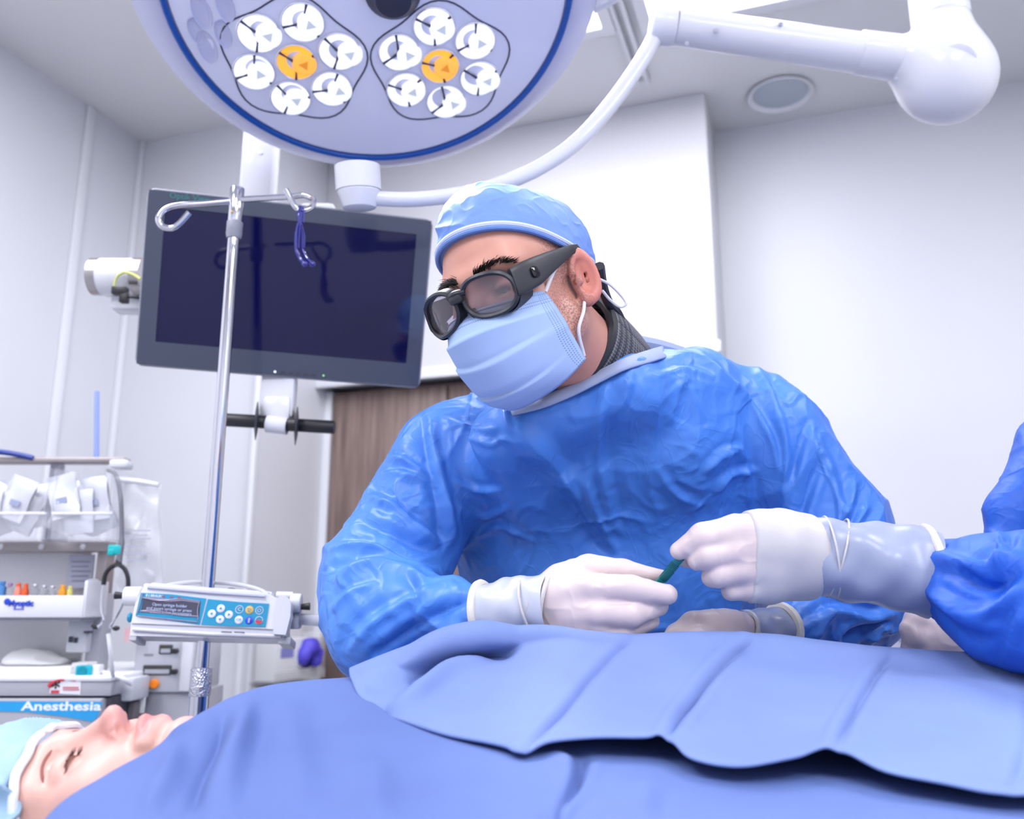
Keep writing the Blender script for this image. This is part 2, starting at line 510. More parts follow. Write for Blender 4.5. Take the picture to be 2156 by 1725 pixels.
# recessed downlight
c = B(1638, 140, 3.35); c[2] = CEIL
t = thing('downlight', 'round recessed downlight in the ceiling below the lamp arm', 'ceiling light', c)
put('ring', lathe([(0.098, -.001), (0.116, -.004), (0.122, -.012), (0.118, -.015), (0.104, -.009), (0.098, -.001)], c, seg=40, cap=False), M_trim, t)
put('lens', lathe([(0.098, -.004), (0.06, -.007), (0.001, -.008)], c, seg=40), mat('downlight_lens', srgb(190, 200, 214), 0.25), t)
# ------------------------------------------------------------------ surgical lamp
LD = 1.50
LC = B(784, -8, LD)
LN = nrm(np.array([0.13, -0.36, -0.93]))
LM = frame(LN, (1, 0, 0))            # local x to the right, local y ..., local z out of the lens face
LR = 0.346
lamp = thing('surgical_lamp', 'large round surgical lamp with blue ring, glowing lenses and white swing arm', 'surgical lamp', B(1985, -150, 1.76) * [1, 1, 0] + [0, 0, CEIL])
put('housing', lathe([(.30, -.012), (LR - .004, -.004), (LR + .012, -.008), (LR + .035, -.020), (LR + .062, -.045), (LR + .068, -.08), (LR + .03, -.115), (LR - .06, -.135), (.15, -.15), (.01, -.152)], LC, LM, 96), M_lav, lamp)
put('cover', lathe([(LR - .006, -.006), (LR - .01, .0), (LR - .05, .006), (.2, .012), (.05, .015), (.001, .0155)], LC, LM, 96), M_lampface, lamp)
put('blue_ring', tube([LC + LM @ np.array([(LR - .001) * math.cos(a), (LR - .001) * math.sin(a), .0]) for a in np.linspace(0, 2 * PI, 96, endpoint=False)], .0058, 10, True), mat('ring_blue', srgb(10, 84, 178), 0.3), lamp)
M_lens_white = mat('lens_white', (0.9, 0.9, 1.0), 0.12, emit=(0.93, 0.95, 1.0), emits=0.75)
M_lens_amber = mat('lens_amber', (1.0, 0.45, 0.06), 0.12, emit=(1.0, 0.45, 0.04), emits=0.75)
M_lens_glass = mat('lens_glass', (1, 1, 1), 0.02, trans=1.0, ior=1.12)
W2 = mat('lens_reflection_white', (.85, .87, .98), .08, emit=(.93, .95, 1.0), emits=.62)  # glowing colours for the lenses mirrored in the front glass
W2a = mat('lens_reflection_amber', (1.0, .5, .1), .08, emit=(1.0, .42, .03), emits=.62)
W3 = mat('lens_reflection_mark', srgb(196, 204, 214), .15, emit=(.9, .95, 1.0), emits=.25)
W3a = mat('lens_reflection_mark_amber', srgb(240, 150, 50), .15, emit=(1.0, .4, .03), emits=.3)
M_groove = mat('groove_dark', srgb(64, 64, 92), 0.5)
def faceh(r):                         # height of the cover above the disc at radius r
    return np.interp(r, [0, .05, .2, LR - .05, LR - .01], [.0155, .015, .012, .006, 0])
def onface(x, y, dz=0.0):
    return LC + LM @ np.array([x, y, faceh(math.hypot(x, y)) + dz])
down = nrm(LM.T @ np.array([0, -.4, -.6]))[:2]
GH = LM.T @ (ex * .85 - ey * .4); GH = nrm(GH[:2])
a0 = math.atan2((LM.T @ np.array([0, -1, 0.43]))[1], (LM.T @ np.array([0, -1, .43]))[0])
def face_at(px, py):
    d = nrm(B(px, py, 1) - EYEP); t = ((LC + LN * .01 - EYEP) @ LN) / (d @ LN)
    return (LM.T @ (EYEP + d * t - LC))[:2]
CL = [face_at(624, 128), face_at(926, 136)]
hub = face_at(777, -30)
CL += [2 * hub - CL[0], 2 * hub - CL[1]]
def petal(pc, idx):
    ang = math.atan2(pc[1] - hub[1], pc[0] - hub[0])
    rd = np.array([math.cos(ang), math.sin(ang)]); tg = np.array([-rd[1], rd[0]])
    mod = put('lens_cluster', tube([onface(*(pc + rd * (a * .122 + .004) + tg * b * .122), .0005) for a, b in
          [(math.cos(t) * (1 + .07 * math.cos(5 * t)), math.sin(t) * (1 + .07 * math.cos(5 * t))) for t in np.linspace(0, 2 * PI, 60, endpoint=False)]], .0016, 6, True), M_groove, lamp)
    for k in range(7):
        if k < 6:
            t = 2 * PI * k / 6 + .52
            q = pc + .080 * (rd * math.cos(t) + tg * math.sin(t)); rr = .0362
        else:
            q = pc; rr = .0350
        o = onface(*q); W = M_lens_amber if k == 6 else M_lens_white
        put('lens', join(lathe([(rr, -.002), (rr, .0015), (rr * .97, .003), (rr * .8, .0015), (rr * .45, -.0005), (.001, -.001)], o, LM, 28)), W, mod)
        sp = [lathe([(rr * 1.0, .0), (rr * 1.04, .003), (rr * 1.0, .0045), (rr * .955, .0035), (rr * .96, .001)], o, LM, 28, False)]
        ph = idx * .4 + k * 1.1
        arms = []
        for j in range(3):
            aa = ph + 2 * PI * j / 3
            p0 = o + LM @ np.array([rr * .18 * math.cos(aa), rr * .18 * math.sin(aa), .005]); p1 = o + LM @ np.array([rr * .97 * math.cos(aa), rr * .97 * math.sin(aa), .0042])
            arms.append(tube([p0, (p0 + p1) / 2, p1], [.0030, .0016, .0026], 6))
        tri = [(rr * .24 * math.cos(ph + 2 * PI * j / 3), rr * .24 * math.sin(ph + 2 * PI * j / 3)) for j in range(3)]
        put('rim', join(*sp), mat('lens_rim', (.8, .8, .95), .1, .3), mod)
        put('spider', join(*arms, prism(tri, .0035, .0055, o, LM)), M_groove, mod)
        # lens reflection in the front glass, modelled as a raised glowing disc and triangle
        gk = rr * (.30 + .22 * ((k * 7 + idx * 3) % 5) / 4)
        oc = o + LM @ np.array([gk * GH[0], gk * GH[1], 0])
        put('collimator', lathe([(rr * .62, .001), (rr * .61, .0075), (rr * .54, .0085), (rr * .3, .0078), (.001, .0075)], oc, LM, 20), W2a if k == 6 else W2, mod)
        tr = [(rr * .30 * math.cos(ph + .5 + 2 * PI * j / 3), rr * .30 * math.sin(ph + .5 + 2 * PI * j / 3)) for j in range(3)]
        put('prism', prism(tr, .0075, .0088, oc, LM), W3a if k == 6 else W3, mod)
for k in range(4):
    petal(CL[k], k)
# lens reflections in the cover, modelled as pale ovals near the left rim
M_reflection = mat('lens_reflection_pale', srgb(205, 207, 242), .08, coat=1.0)
for px, py, r in ((437, 95, .026), (470, 65, .022), (475, 5, .024), (425, 20, .026), (412, 60, .02)):
    d = nrm(B(px, py, 1) - EYEP); t = ((LC - EYEP) @ LN) / (d @ LN); q = LM.T @ (EYEP + d * t - LC)
    o = onface(q[0], q[1])
    put('rim_reflection', lathe([(r, .0), (r * .96, .003), (r * .8, .0015), (r * .5, .001), (.001, .002)], o, frame(LN, LM[:, 0]) @ np.diag([.62, 1.25, 1]), 28), M_reflection, lamp)
# central handle
hb = onface(*face_at(826, -22), .0)
put('handle', lathe([(.048, 0), (.047, .008), (.038, .018), (.03, .030), (.001, .032)], hb, LM, 32), mat('handle_dark', srgb(44, 44, 66), .45), lamp)
# grip loops on the rim
for gx, gy in ((300, -60), (1268, -30)):
    gq = face_at(gx, gy)
    pts = []
    for t in np.linspace(-.2, .2, 9):
        aa = math.atan2(gq[1], gq[0]) + t
        rr = LR + .062 + .045 * (1 - (t / .2) ** 4)
        pts.append(LC + LM @ np.array([rr * math.cos(aa), rr * math.sin(aa), -.06]))
    put('grip', tube(spline(pts, 3), .013, 10), M_white, lamp)
# hinge under the disc and the curved swing arm
hp = B(755, 408, 1.50)
put('hinge', join(cyl(B(752, 350, 1.50), B(755, 402, 1.5), .0385, 32), cyl(B(755, 398, 1.5), B(757, 440, 1.5), .0375, 32, .030, .006)), M_white, lamp)
arm = spline([B(775, 417, 1.50), B(860, 420, 1.51), B(950, 412, 1.54), B(1040, 392, 1.57), B(1130, 356, 1.61), B(1215, 298, 1.65), B(1290, 215, 1.70), B(1350, 130, 1.74), B(1388, 62, 1.76)], 6)
put('swing_arm', tube(arm, np.linspace(.0125, .0165, len(arm)), 16), M_white, lamp)
D2 = 1.76
put('elbow', cyl(B(1369, 52, D2), B(1424, 58, D2), .039, 40, None, .008), M_white, lamp)
put('extension_arm', join(cyl(B(1424, 56, D2), B(1812, 112, D2), .0365, 40, .0395)), M_white, lamp)
put('arm_socket', cyl(B(1806, 110, D2), B(1925, 128, D2), .0425, 40, .046, .003), M_white, lamp)
kf = Blob()
kf.u(sd_ell(B(1990, 158, D2), (.100, .085, .100)), .01)
kf.u(sd_cone(B(1900, 122, D2), B(1985, 135, D2), .044, .062), .03)
kf.u(sd_cone(B(1985, 60, D2), B(1986, 110, D2), .054, .06), .03)
kl = B(1990, 150, D2)
put('knuckle', implicit(kf, kl - .17, kl + .17, .007, 1), M_white, lamp, sharp=180)
fr = frame(nrm(EYEP - B(2015, 133, D2)) + np.array([.12, 0, -.05]))
put('knuckle_cap', lathe([(.036, -.012), (.036, .0), (.033, .002), (.02, .004), (.001, .005)], B(2013, 133, D2) - nrm(B(2013, 133, D2) - EYEP) * .083, fr, 40), mat('cap_white', srgb(226, 226, 240), .3), lamp)
pole_b = B(1985, 75, D2)
put('ceiling_column', join(cyl(pole_b, B(1984, 35, D2), .05, 40), cyl([pole_b[0], pole_b[1], pole_b[2] + .03], [pole_b[0], pole_b[1], CEIL - .02], .0555, 40)), M_white, lamp)
put('ceiling_flange', cyl([pole_b[0], pole_b[1], CEIL - .03], [pole_b[0], pole_b[1], CEIL], .13, 48, None, .006), M_white, lamp)
for px, py in ((1508, 64), (1446, 92), (1644, 50), (1887, 167)):
    q = B(px, py, D2 - .04)
    put('screw', lathe([(.0042, -.004), (.0042, .0015), (.001, .002)], q, frame(EYEP - q), 12), M_steel, lamp)
# the lamp's own beam onto the operating field
ld = bpy.data.lights.new('surgical_beam', 'SPOT')
ld.energy = 90; ld.spot_size = math.radians(27); ld.spot_blend = 0.7; ld.shadow_soft_size = 0.12; ld.color = (0.95, 0.97, 1.0)
lo = bpy.data.objects.new('surgical_beam', ld); C.objects.link(lo)
lp = LC + LN * .15
lo.parent = lamp
lo.location = tuple(lp - wloc(lamp))
tgt = np.array([0.30, 0.60, 1.0])
lo.rotation_euler = Vector(tgt - lp).to_track_quat('-Z', 'Y').to_euler()
def P(px, py, Y):                    # the point seen at (px, py) on the plane at world depth Y
    d = B(px, py, 1.0) - EYEP
    return EYEP + d * (Y / d[1])
def onplane(px, py, o, M):           # local (x, y) on the plane through o with columns M
    d = B(px, py, 1.0) - EYEP; n = M[:, 2]
    t = ((o - EYEP) @ n) / (d @ n)
    return (M.T @ (EYEP + d * t - o))[:2]
def ylim(px, py0, py1, Y):
    return P(px, py0, Y), P(px, py1, Y)

# ------------------------------------------------------------------ wall monitor on its boom
MO = np.array([-0.4475, 1.6552, 1.7155])
MM = np.array([[0.984, 0.0833, 0.1576], [0.1735, -0.2446, -0.954], [-0.041, 0.966, -0.2551]])
MW, MH = 0.548, 0.339
M_bezel = mat('bezel_slate', srgb(62, 70, 92), 0.3, coat=0.3)
M_screen = mat('screen_glass', (0.004, 0.005, 0.055), 0.06, spec=.34)
mon = thing('monitor', 'wide dark surgical monitor hanging on a white boom arm behind the pole', 'monitor', MO - [0, 0, .17])
put('housing', prism(rrect(MW, MH, .012), -.045, -.004, MO, MM), M_bezel, mon)
put('bezel', join(*[prism(p, -.004, .0, MO, MM) for p in (
    [(-MW / 2, -MH / 2), (MW / 2, -MH / 2), (MW / 2, -MH / 2 + .046), (-MW / 2, -MH / 2 + .046)],
    [(-MW / 2, MH / 2 - .030), (MW / 2, MH / 2 - .030), (MW / 2, MH / 2), (-MW / 2, MH / 2)],
    [(-MW / 2, -MH / 2 + .046), (-MW / 2 + .032, -MH / 2 + .046), (-MW / 2 + .032, MH / 2 - .030), (-MW / 2, MH / 2 - .030)],
    [(MW / 2 - .028, -MH / 2 + .046), (MW / 2, -MH / 2 + .046), (MW / 2, MH / 2 - .030), (MW / 2 - .028, MH / 2 - .030)])]), M_bezel, mon)
put('screen', prism([(-MW / 2 + .032, -MH / 2 + .046), (MW / 2 - .028, -MH / 2 + .046), (MW / 2 - .028, MH / 2 - .030), (-MW / 2 + .032, MH / 2 - .030)], -.004, -.0015, MO, MM), M_screen, mon)
put('edge', tube([MO + MM @ np.array([x, y, -.004]) for x, y in rrect(MW + .002, MH + .002, .013)], .0028, 6, True), M_gray, mon)
lx, ly = onplane(400, 416, MO, MM)
put('lettering', text('Optik View', .0165, MO + MM @ np.array([lx, ly, .0004]), MM), mat('teal_print', srgb(60, 140, 140), .5), mon)
for px, py, r, c in ((579, 783, .0022, (0.75, 0.8, 1.0)), (681, 791, .0018, (0.25, 0.6, 0.2))):
    q = onplane(px, py, MO, MM)
    put('indicator', lathe([(r, 0), (r, .0006), (r * .6, .0006), (r * .6, .0002)], MO + MM @ np.array([*q, 0.0]), MM, 14), mat('led_%d' % px, c, .4, emit=c, emits=1.2), mon)
for k in range(5):
    q = onplane(596 + 16 * k, 785 + 1.2 * k, MO, MM)
    put('button', prism(rrect(.010, .003, .001, 2), 0, .0005, MO + MM @ np.array([*q, 0.0]), MM), M_dark, mon)
# boom: column above and behind, neck below, black handlebars with round guards
bp = MO - MM[:, 2] * .10
put('boom_column', join(box((.072, .06, .62), P(548, 345, bp[1]) + [0, 0.0, .18], None, .012), lathe([(.005, 0), (.005, .002), (.001, .003)], P(549, 322, bp[1] - .03), frame((0, -1, 0)), 12)), M_white, mon)
put('boom_head', join(cyl(MO - MM[:, 2] * .045, MO - MM[:, 2] * .12, .05, 24), box((.08, .05, .30), MO + [0.02, .14, .1], None, .012)), M_white, mon)
put('neck', join(box((.068, .03, .13), P(588, 815, 1.72), None, .006), box((.056, .03, .05), P(585, 862, 1.715), None, .008), cyl(P(562, 893, 1.70), P(605, 898, 1.70), .017, 16)), M_white, mon)
for x0, x1, y0, y1, gx in ((470, 560, 884, 889, 540), (601, 705, 894, 900, 624)):
    a, b = P(x0, y0, 1.70), P(x1, y1, 1.70)
    hg = put('handle_grip', cyl(a, b, .0132, 20, None, .002), M_black, mon)
    g = P(gx, (y0 + y1) / 2, 1.70); vd = nrm(g - EYEP); ax = nrm(nrm(b - a) - vd * (nrm(b - a) @ vd))
    put('guard', lathe([(.012, -.004), (.02, -.0035), (.038, -.0008), (.0385, 0), (.038, .0008), (.02, .0035), (.012, .004)], g, frame(ax, (0, 1, 0)), 32), M_dark, hg)
# side joint of the boom with a cable
j0, j1 = P(198, 583, 1.80), P(300, 583, 1.80)
put('boom_joint', cyl(j0, j1, .040, 32, None, .003), M_white, mon)
for a_, b_, r_ in ((196, 215, .0405), (286, 306, .041)):
    put('joint_band', cyl(P(a_, 583, 1.80), P(b_, 583, 1.80), r_, 32), mat('warm_steel', (.45, .42, .42), .3, 1.0), mon)
put('boom_link', join(box((.07, .05, .04), P(275, 640, 1.84), None, .008), box((.24, .04, .05), P(330, 600, 1.86), None, .008)), M_white, mon)
put('cable', tube(spline([P(296, 588, 1.72), P(280, 578, 1.735), P(262, 574, 1.75), P(247, 583, 1.75), P(241, 600, 1.75), P(243, 612, 1.75)], 5), .0028, 8), mat('cable_yellow', srgb(206, 212, 120), .5), mon)
put('plug', join(box((.032, .02, .018), P(253, 613, 1.75), None, .004), box((.018, .016, .022), P(262, 628, 1.75), None, .003), tube(spline([P(262, 622, 1.75), P(280, 626, 1.75), P(300, 628, 1.76)], 4), .003, 8)), M_black, mon)

# ------------------------------------------------------------------ infusion stand
pc = B(455, 1000, 1.485)
px0, py0 = pc[0], pc[1]
def ZP(py, x=px0, y=py0):            # height on the stand that is seen at row py
    lo, hi = 0.0, 3.0
    for _ in range(40):
        m = (lo + hi) / 2
        if PR(np.array([x, y, m]))[1] > py: lo = m
        else: hi = m
    return lo
def seg(p0, p1, r, sg=24, bev=0.0):
    return cyl([px0, py0, ZP(p1)], [px0, py0, ZP(p0)], r, sg, None, bev)
iv = thing('infusion_stand', 'chrome infusion stand with two looped hooks in front of the monitor', 'infusion stand', [px0, py0, 0])
put('upper_pole', seg(490, 1420, .0105), M_chrome, iv)
put('top_tube', seg(397, 476, .0128, 24, .0015), M_chrome, iv)
put('collar', join(seg(468, 492, .0140, 24, .001), cyl([px0, py0, ZP(503)], [px0, py0, ZP(491)], .0125, 24, .0145)), M_gray, iv)
mk = mat('knurled_steel', (.6, .6, .66), .35, 1.0); add_bump(mk, 300, .8, .002, 'voronoi')
put('clamp_sleeve', seg(1406, 1466, .0168, 28, .002), mk, iv)
put('lower_pole', cyl([px0, py0, .10], [px0, py0, ZP(1410)], .0150, 24), M_chrome, iv)
Dp = 1.485
put('hook', tube(spline([B(484, 424, Dp), B(430, 429, Dp - .01), B(375, 433, Dp - .02), B(347, 442, Dp - .025), B(334, 460, Dp - .03), B(341, 476, Dp - .03), B(360, 481, Dp - .03), B(376, 473, Dp - .03), B(399, 448, Dp - .03)], 6), .0054, 12), M_chrome, iv)
put('hook', tube(spline([B(508, 420, Dp), B(560, 417, Dp + .0), B(610, 414, Dp), B(640, 411, Dp - .0), B(659, 420, Dp - .01), B(657, 434, Dp - .03), B(640, 443, Dp - .045), B(624, 438, Dp - .05), B(613, 420, Dp - .05), B(602, 399, Dp - .05)], 6), .0050, 12), M_chrome, iv)
put('rivet', sphere([px0 - .002, py0 - .0125, ZP(453)], .0028, 10, 6), mat('brass', (.55, .35, .15), .35, 1.0), iv)
legs = []
for k in range(5):
    a = 2 * PI * k / 5 + .3
    e = np.array([px0 + .29 * math.cos(a), py0 + .29 * math.sin(a), .085])
    put('leg', tube([[px0, py0, .12], [px0 + .1 * math.cos(a), py0 + .1 * math.sin(a), .115], e], [.02, .017, .012], 10), M_steel, iv)
    put('caster', join(lathe([(.012, -.012), (.03, -.010), (.032, 0), (.03, .010), (.012, .012)], e - [0, 0, .053], frame((-math.sin(a), math.cos(a), 0), (0, 0, 1)), 20), cyl(e - [0, 0, .035], e + [0, 0, .008], .009, 10)), M_dark, iv)
put('hub', cyl([px0, py0, .09], [px0, py0, .16], .035, 24, .024), M_steel, iv)

# blue plastic clips hanging on the right hook
M_clip = mat('clip_blue', srgb(58, 58, 170), 0.15, trans=.35, coat=.6)
cl = thing('tubing_clip', 'translucent dark blue plastic clips hanging from the right hook', 'clip', B(640, 560, 1.41))
put('loop', join(tube(spline([B(631, 470, 1.41), B(629, 448, 1.412), B(633, 437, 1.418), B(637, 446, 1.42), B(636, 470, 1.41)], 5), .0034, 8), tube([B(634, 447, 1.41), B(632, 475, 1.41)], .0036, 8)), M_clip, cl)
for dx, D in ((0, 1.405), (11, 1.412)):
    put('arm', tube(spline([B(628 + dx * .4, 470, D), B(624 + dx * 1.1, 490, D), B(623 + dx * 1.2, 518, D), B(625 + dx * 1.2, 530, D), B(632 + dx * 1.3, 545, D), B(640 + dx * 1.4, 555, D)], 6), [.0022] * 6 + [.0028] * 12 + [.0034] * 13, 8), M_clip, cl)
    put('rail', tube(spline([B(631 + dx * .4, 475, D), B(630 + dx * 1.0, 500, D - .004), B(629 + dx, 522, D - .004)], 5), .0015, 6), M_clip, cl)
    put('tip', sphere(B(642 + dx * 1.4, 556, D), .0052, 12, 8), M_clip, cl)

# ------------------------------------------------------------------ infusion pump
PO = np.array([-0.4789, 1.4373, 1.0904])
PM = np.array([[0.9962, 0.053, 0.0686], [0.0561, 0.2087, -0.9764], [-0.0661, 0.9765, 0.205]])
PM = np.stack([nrm(PM[:, 0]), nrm(np.cross(PM[:, 2], PM[:, 0])), nrm(PM[:, 2])], 1)
def pl(px, py): return onplane(px, py, PO, PM)
def pp(px, py, z=0.0): return PO + PM @ np.array([*pl(px, py), z])
M_pump = mat('pump_white', srgb(226, 227, 240), .3, coat=.3)
M_teal = mat('pump_teal', srgb(0, 150, 196), .3, coat=.4)
M_lcd = mat('pump_lcd', srgb(62, 62, 86), .08, coat=.8)
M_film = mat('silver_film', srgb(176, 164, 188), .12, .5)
pump = thing('syringe_pump', 'white and teal syringe pump clamped to the chrome stand', 'infusion pump', PO - [0, 0, .05])
out = [pl(*q) for q in ((272, 1338), (274, 1312), (283, 1270), (300, 1236), (320, 1226), (560, 1247), (590, 1262), (600, 1290), (600, 1330), (596, 1346))]
put('body', prism([tuple(q) for q in reversed(out)][::-1] if False else [tuple(q) for q in out[::-1]][::-1][::-1], -.05, -.004, PO, PM), M_pump, pump)
fp = [pl(*q) for q in ((276, 1312), (286, 1268), (302, 1240), (322, 1229), (558, 1250), (588, 1264), (597, 1290), (596, 1326))]
put('front_shell', prism([tuple(q) for q in fp[::-1]], -.004, .0, PO, PM), M_pump, pump)
put('display_panel', prism([tuple(pl(*q)) for q in ((286, 1297), (421, 1316), (435, 1261), (360, 1252), (297, 1249))], 0, .0015, PO, PM), M_teal, pump)
put('key_panel', prism([tuple(pl(*q)) for q in ((424, 1316), (490, 1320), (559, 1321), (563, 1300), (567, 1272), (500, 1268), (438, 1262))], 0, .0015, PO, PM), M_teal, pump)
scr = put('display', prism([tuple(pl(*q)) for q in ((297, 1290), (420, 1300), (423, 1267), (303, 1258))], .0015, .0022, PO, PM), M_lcd, pump)
for y, s, x in ((1275.5, 'Open syringe holder', 358), (1284, 'and insert syringe or press', 357), (1291.5, 'OK to enter parameters', 360)):
    put('lettering', text(s, .0066, pp(x, y, .0023), PM, .0002), mat('lcd_text', srgb(176, 190, 226), .5, emit=srgb(140, 160, 210), emits=.25), scr)
rng = np.random.default_rng(3)
for pts in (((297, 1259), (340, 1266), (380, 1262), (422, 1268)), ((296, 1288), (330, 1287), (375, 1296), (419, 1299)), ((302, 1250), (297, 1270), (290, 1293)), ((421, 1268), (417, 1285), (418, 1307)), ((292, 1298), (340, 1303), (417, 1311))):
    put('film_edge', tube(spline([pp(x, y, .003) for x, y in pts], 6), .0009, 6), M_film, pump)
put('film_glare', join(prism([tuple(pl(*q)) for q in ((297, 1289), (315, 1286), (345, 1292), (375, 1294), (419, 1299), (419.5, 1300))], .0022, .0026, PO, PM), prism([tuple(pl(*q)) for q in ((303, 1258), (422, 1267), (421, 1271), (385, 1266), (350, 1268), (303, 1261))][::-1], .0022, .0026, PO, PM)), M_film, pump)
put('brand_mark', text('B | BRAUN', .0056, pp(325, 1255.5, .0017), PM, .0002, bold=.0001), M_white, pump)
for k in range(3):
    put('status_lamp', prism(rrect(.006, .0024, .001, 2), .0015, .0022, pp(345 + 16.5 * k, 1257 + .8 * k), PM), mat('status_dark', srgb(150, 90, 120), .4), pump)
def key(px, py, m, sym, symm, r=.0063, ring=False):
    o = pp(px, py, .0015)
    if ring:
        b = put('key', lathe([(r, 0), (r, .0006), (r * .88, .0006), (r * .88, 0)], o, PM, 24, False), m, pump)
    else:
        b = put('key', lathe([(r, 0), (r, .0007), (r * .9, .0010), (.0005, .0011)], o, PM, 24), m, pump)
    put('symbol', xf(sym, PM, o + PM[:, 2] * .0012), symm, b)
M_keyw = mat('key_white', srgb(236, 236, 250), .4)
tri = lambda a: prism([(.0028 * math.cos(a + 2 * PI * k / 3), .0028 * math.sin(a + 2 * PI * k / 3)) for k in range(3)], 0, .0003)
key(465.6, 1282, M_keyw, tri(PI / 2), M_teal); key(446.6, 1293, M_keyw, tri(PI), M_teal); key(482.6, 1295, M_keyw, tri(0), M_teal); key(464, 1305, M_keyw, tri(-PI / 2), M_teal)
key(504.5, 1284, M_keyw, text('C', .0075, (0, 0, 0), np.eye(3), .0002), M_keyw, ring=True)
key(525.7, 1285, mat('key_amber', srgb(238, 190, 84), .4), join(text('BOL', .004, (0, .001, 0), np.eye(3), .0002), prism(rrect(.004, .0016, .0006, 2), 0, .0003, (0, -.0026, 0))), M_teal)
key(546.6, 1286, M_keyw, join(tube([(.0026 * math.cos(a), .0026 * math.sin(a), 0) for a in np.linspace(2.2, 7.2, 16)], .0004, 5), tube([(0, .0008, 0), (0, .0036, 0)], .0004, 5)), M_keyw, ring=True)
key(503.4, 1306, M_keyw, text('OK', .0062, (0, 0, 0), np.eye(3), .0002), M_teal)
key(524.8, 1307, mat('key_blue', srgb(24, 76, 216), .4), join(*[prism([(-.0018, y), (.0018, y), (0, y + .0022)], 0, .0003) for y in (-.0036, -.0011, .0014)]), M_keyw)
hm = prism([(.0058 * math.cos(a), .0058 * math.sin(a)) for a in np.linspace(PI, 2 * PI, 14)], 0, .0003)
key(545.7, 1307, M_keyw, hm, mat('key_red', srgb(222, 60, 80), .4), ring=True)
# grooves and lower lip
put('slot', join(prism([tuple(pl(*q)) for q in ((311, 1243), (560, 1264), (560, 1254), (312, 1234))], .0, .0008, PO, PM), ), M_lgray, pump)
put('slot_rail', tube([pp(312, 1238, .001), pp(440, 1249, .002), pp(558, 1257, .001)], .0022, 8), mat('pale_lilac', srgb(180, 182, 214), .35), pump)
put('lower_lip', tube([pp(280, 1325, .0), pp(440, 1335, .0), pp(592, 1340, .0)], .003, 8), M_pump, pump)
put('vent', join(*[tube([pp(x, 1331.5 + (x - 460) * .02, .0035), pp(x + 22, 1332 + (x - 440) * .02, .0035)], .0008, 5) for x in (467, 494)]), M_dark, pump)
put('foot_rail', xf(box((.012, .05, .016), (0, 0, 0), None, .002), PM[:, [0, 2, 1]], pp(278, 1337, -.03)), M_lgray, pump)
put('foot_rail', xf(box((.02, .05, .012), (0, 0, 0), None, .002), PM[:, [0, 2, 1]], pp(598, 1347, -.03)), M_lgray, pump)
lev = [tuple(pl(*q)) for q in ((578, 1338), (604, 1340), (614, 1300), (615, 1276), (611, 1264), (602, 1258), (591, 1259), (583, 1268), (579, 1290))]
put('syringe_lever', prism(lev, -.012, .012, PO, PM), M_pump, pump)
put('top_deck', xf(box((.17, .05, .012), (0, 0, 0), None, .003), PM[:, [0, 2, 1]], pp(455, 1238, -.05)), M_pump, pump)
put('carry_handle', tube(spline([pp(330, 1232, -.02), pp(352, 1222, -.03), pp(395, 1214, -.04), pp(440, 1213, -.045), pp(490, 1219, -.04), pp(535, 1232, -.03), pp(560, 1247, -.02)], 6), .0036, 10), M_lgray, pump)
put('dial', sphere(pp(468, 1236, -.06), (.016, .012, .012), 20, 10), M_dark, pump)
for sx, kn, wh, bl in ((-1, (229, 252, 1245), (250, 286, 1247), (286, 322, 1224)), (1, (647, 626, 1269), (629, 606, 1262), (572, 608, 1241))):
    kb = put('clamp_barrel', cyl(pp(wh[0], wh[2], -.03), pp(wh[1], wh[2], -.03), .0155, 24, None, .002), M_white, pump)
    put('clamp_screw', cyl(pp(kn[0], kn[2], -.03), pp(kn[1], kn[2] + 1, -.03), .0062, 16, .0045), M_black, pump)
    put('clamp_block', cyl(pp(bl[0], bl[2], -.045), pp(bl[1], bl[2] + 1, -.045), .0065, 16, None, .001), M_white, pump)
put('side_knob', sphere(pp(269, 1298, -.01), (.004, .007, .008), 12, 8), M_teal, pump)
put('pole_clamp', box((.05, .03, .05), [px0, py0 + .026, 1.085], None, .006), M_lgray, pump)
rl = thing('equipment_rail', 'brushed steel rail reaching from the pump towards the sleeve of the surgeon', 'rail', pp(612, 1296, -.05))
a_, b_ = pp(600, 1291, -.05), pp(760, 1303, -.05)
put('bar', xf(box((.22, .010, .019), (0, 0, 0), None, .002), frame(np.cross(b_ - a_, (0, 1, 0)), b_ - a_), (a_ + b_) / 2 + [.02, 0, 0]), M_steel, rl)
put('end_block', box((.02, .025, .03), pp(610, 1292, -.05), None, .003), M_lgray, rl)

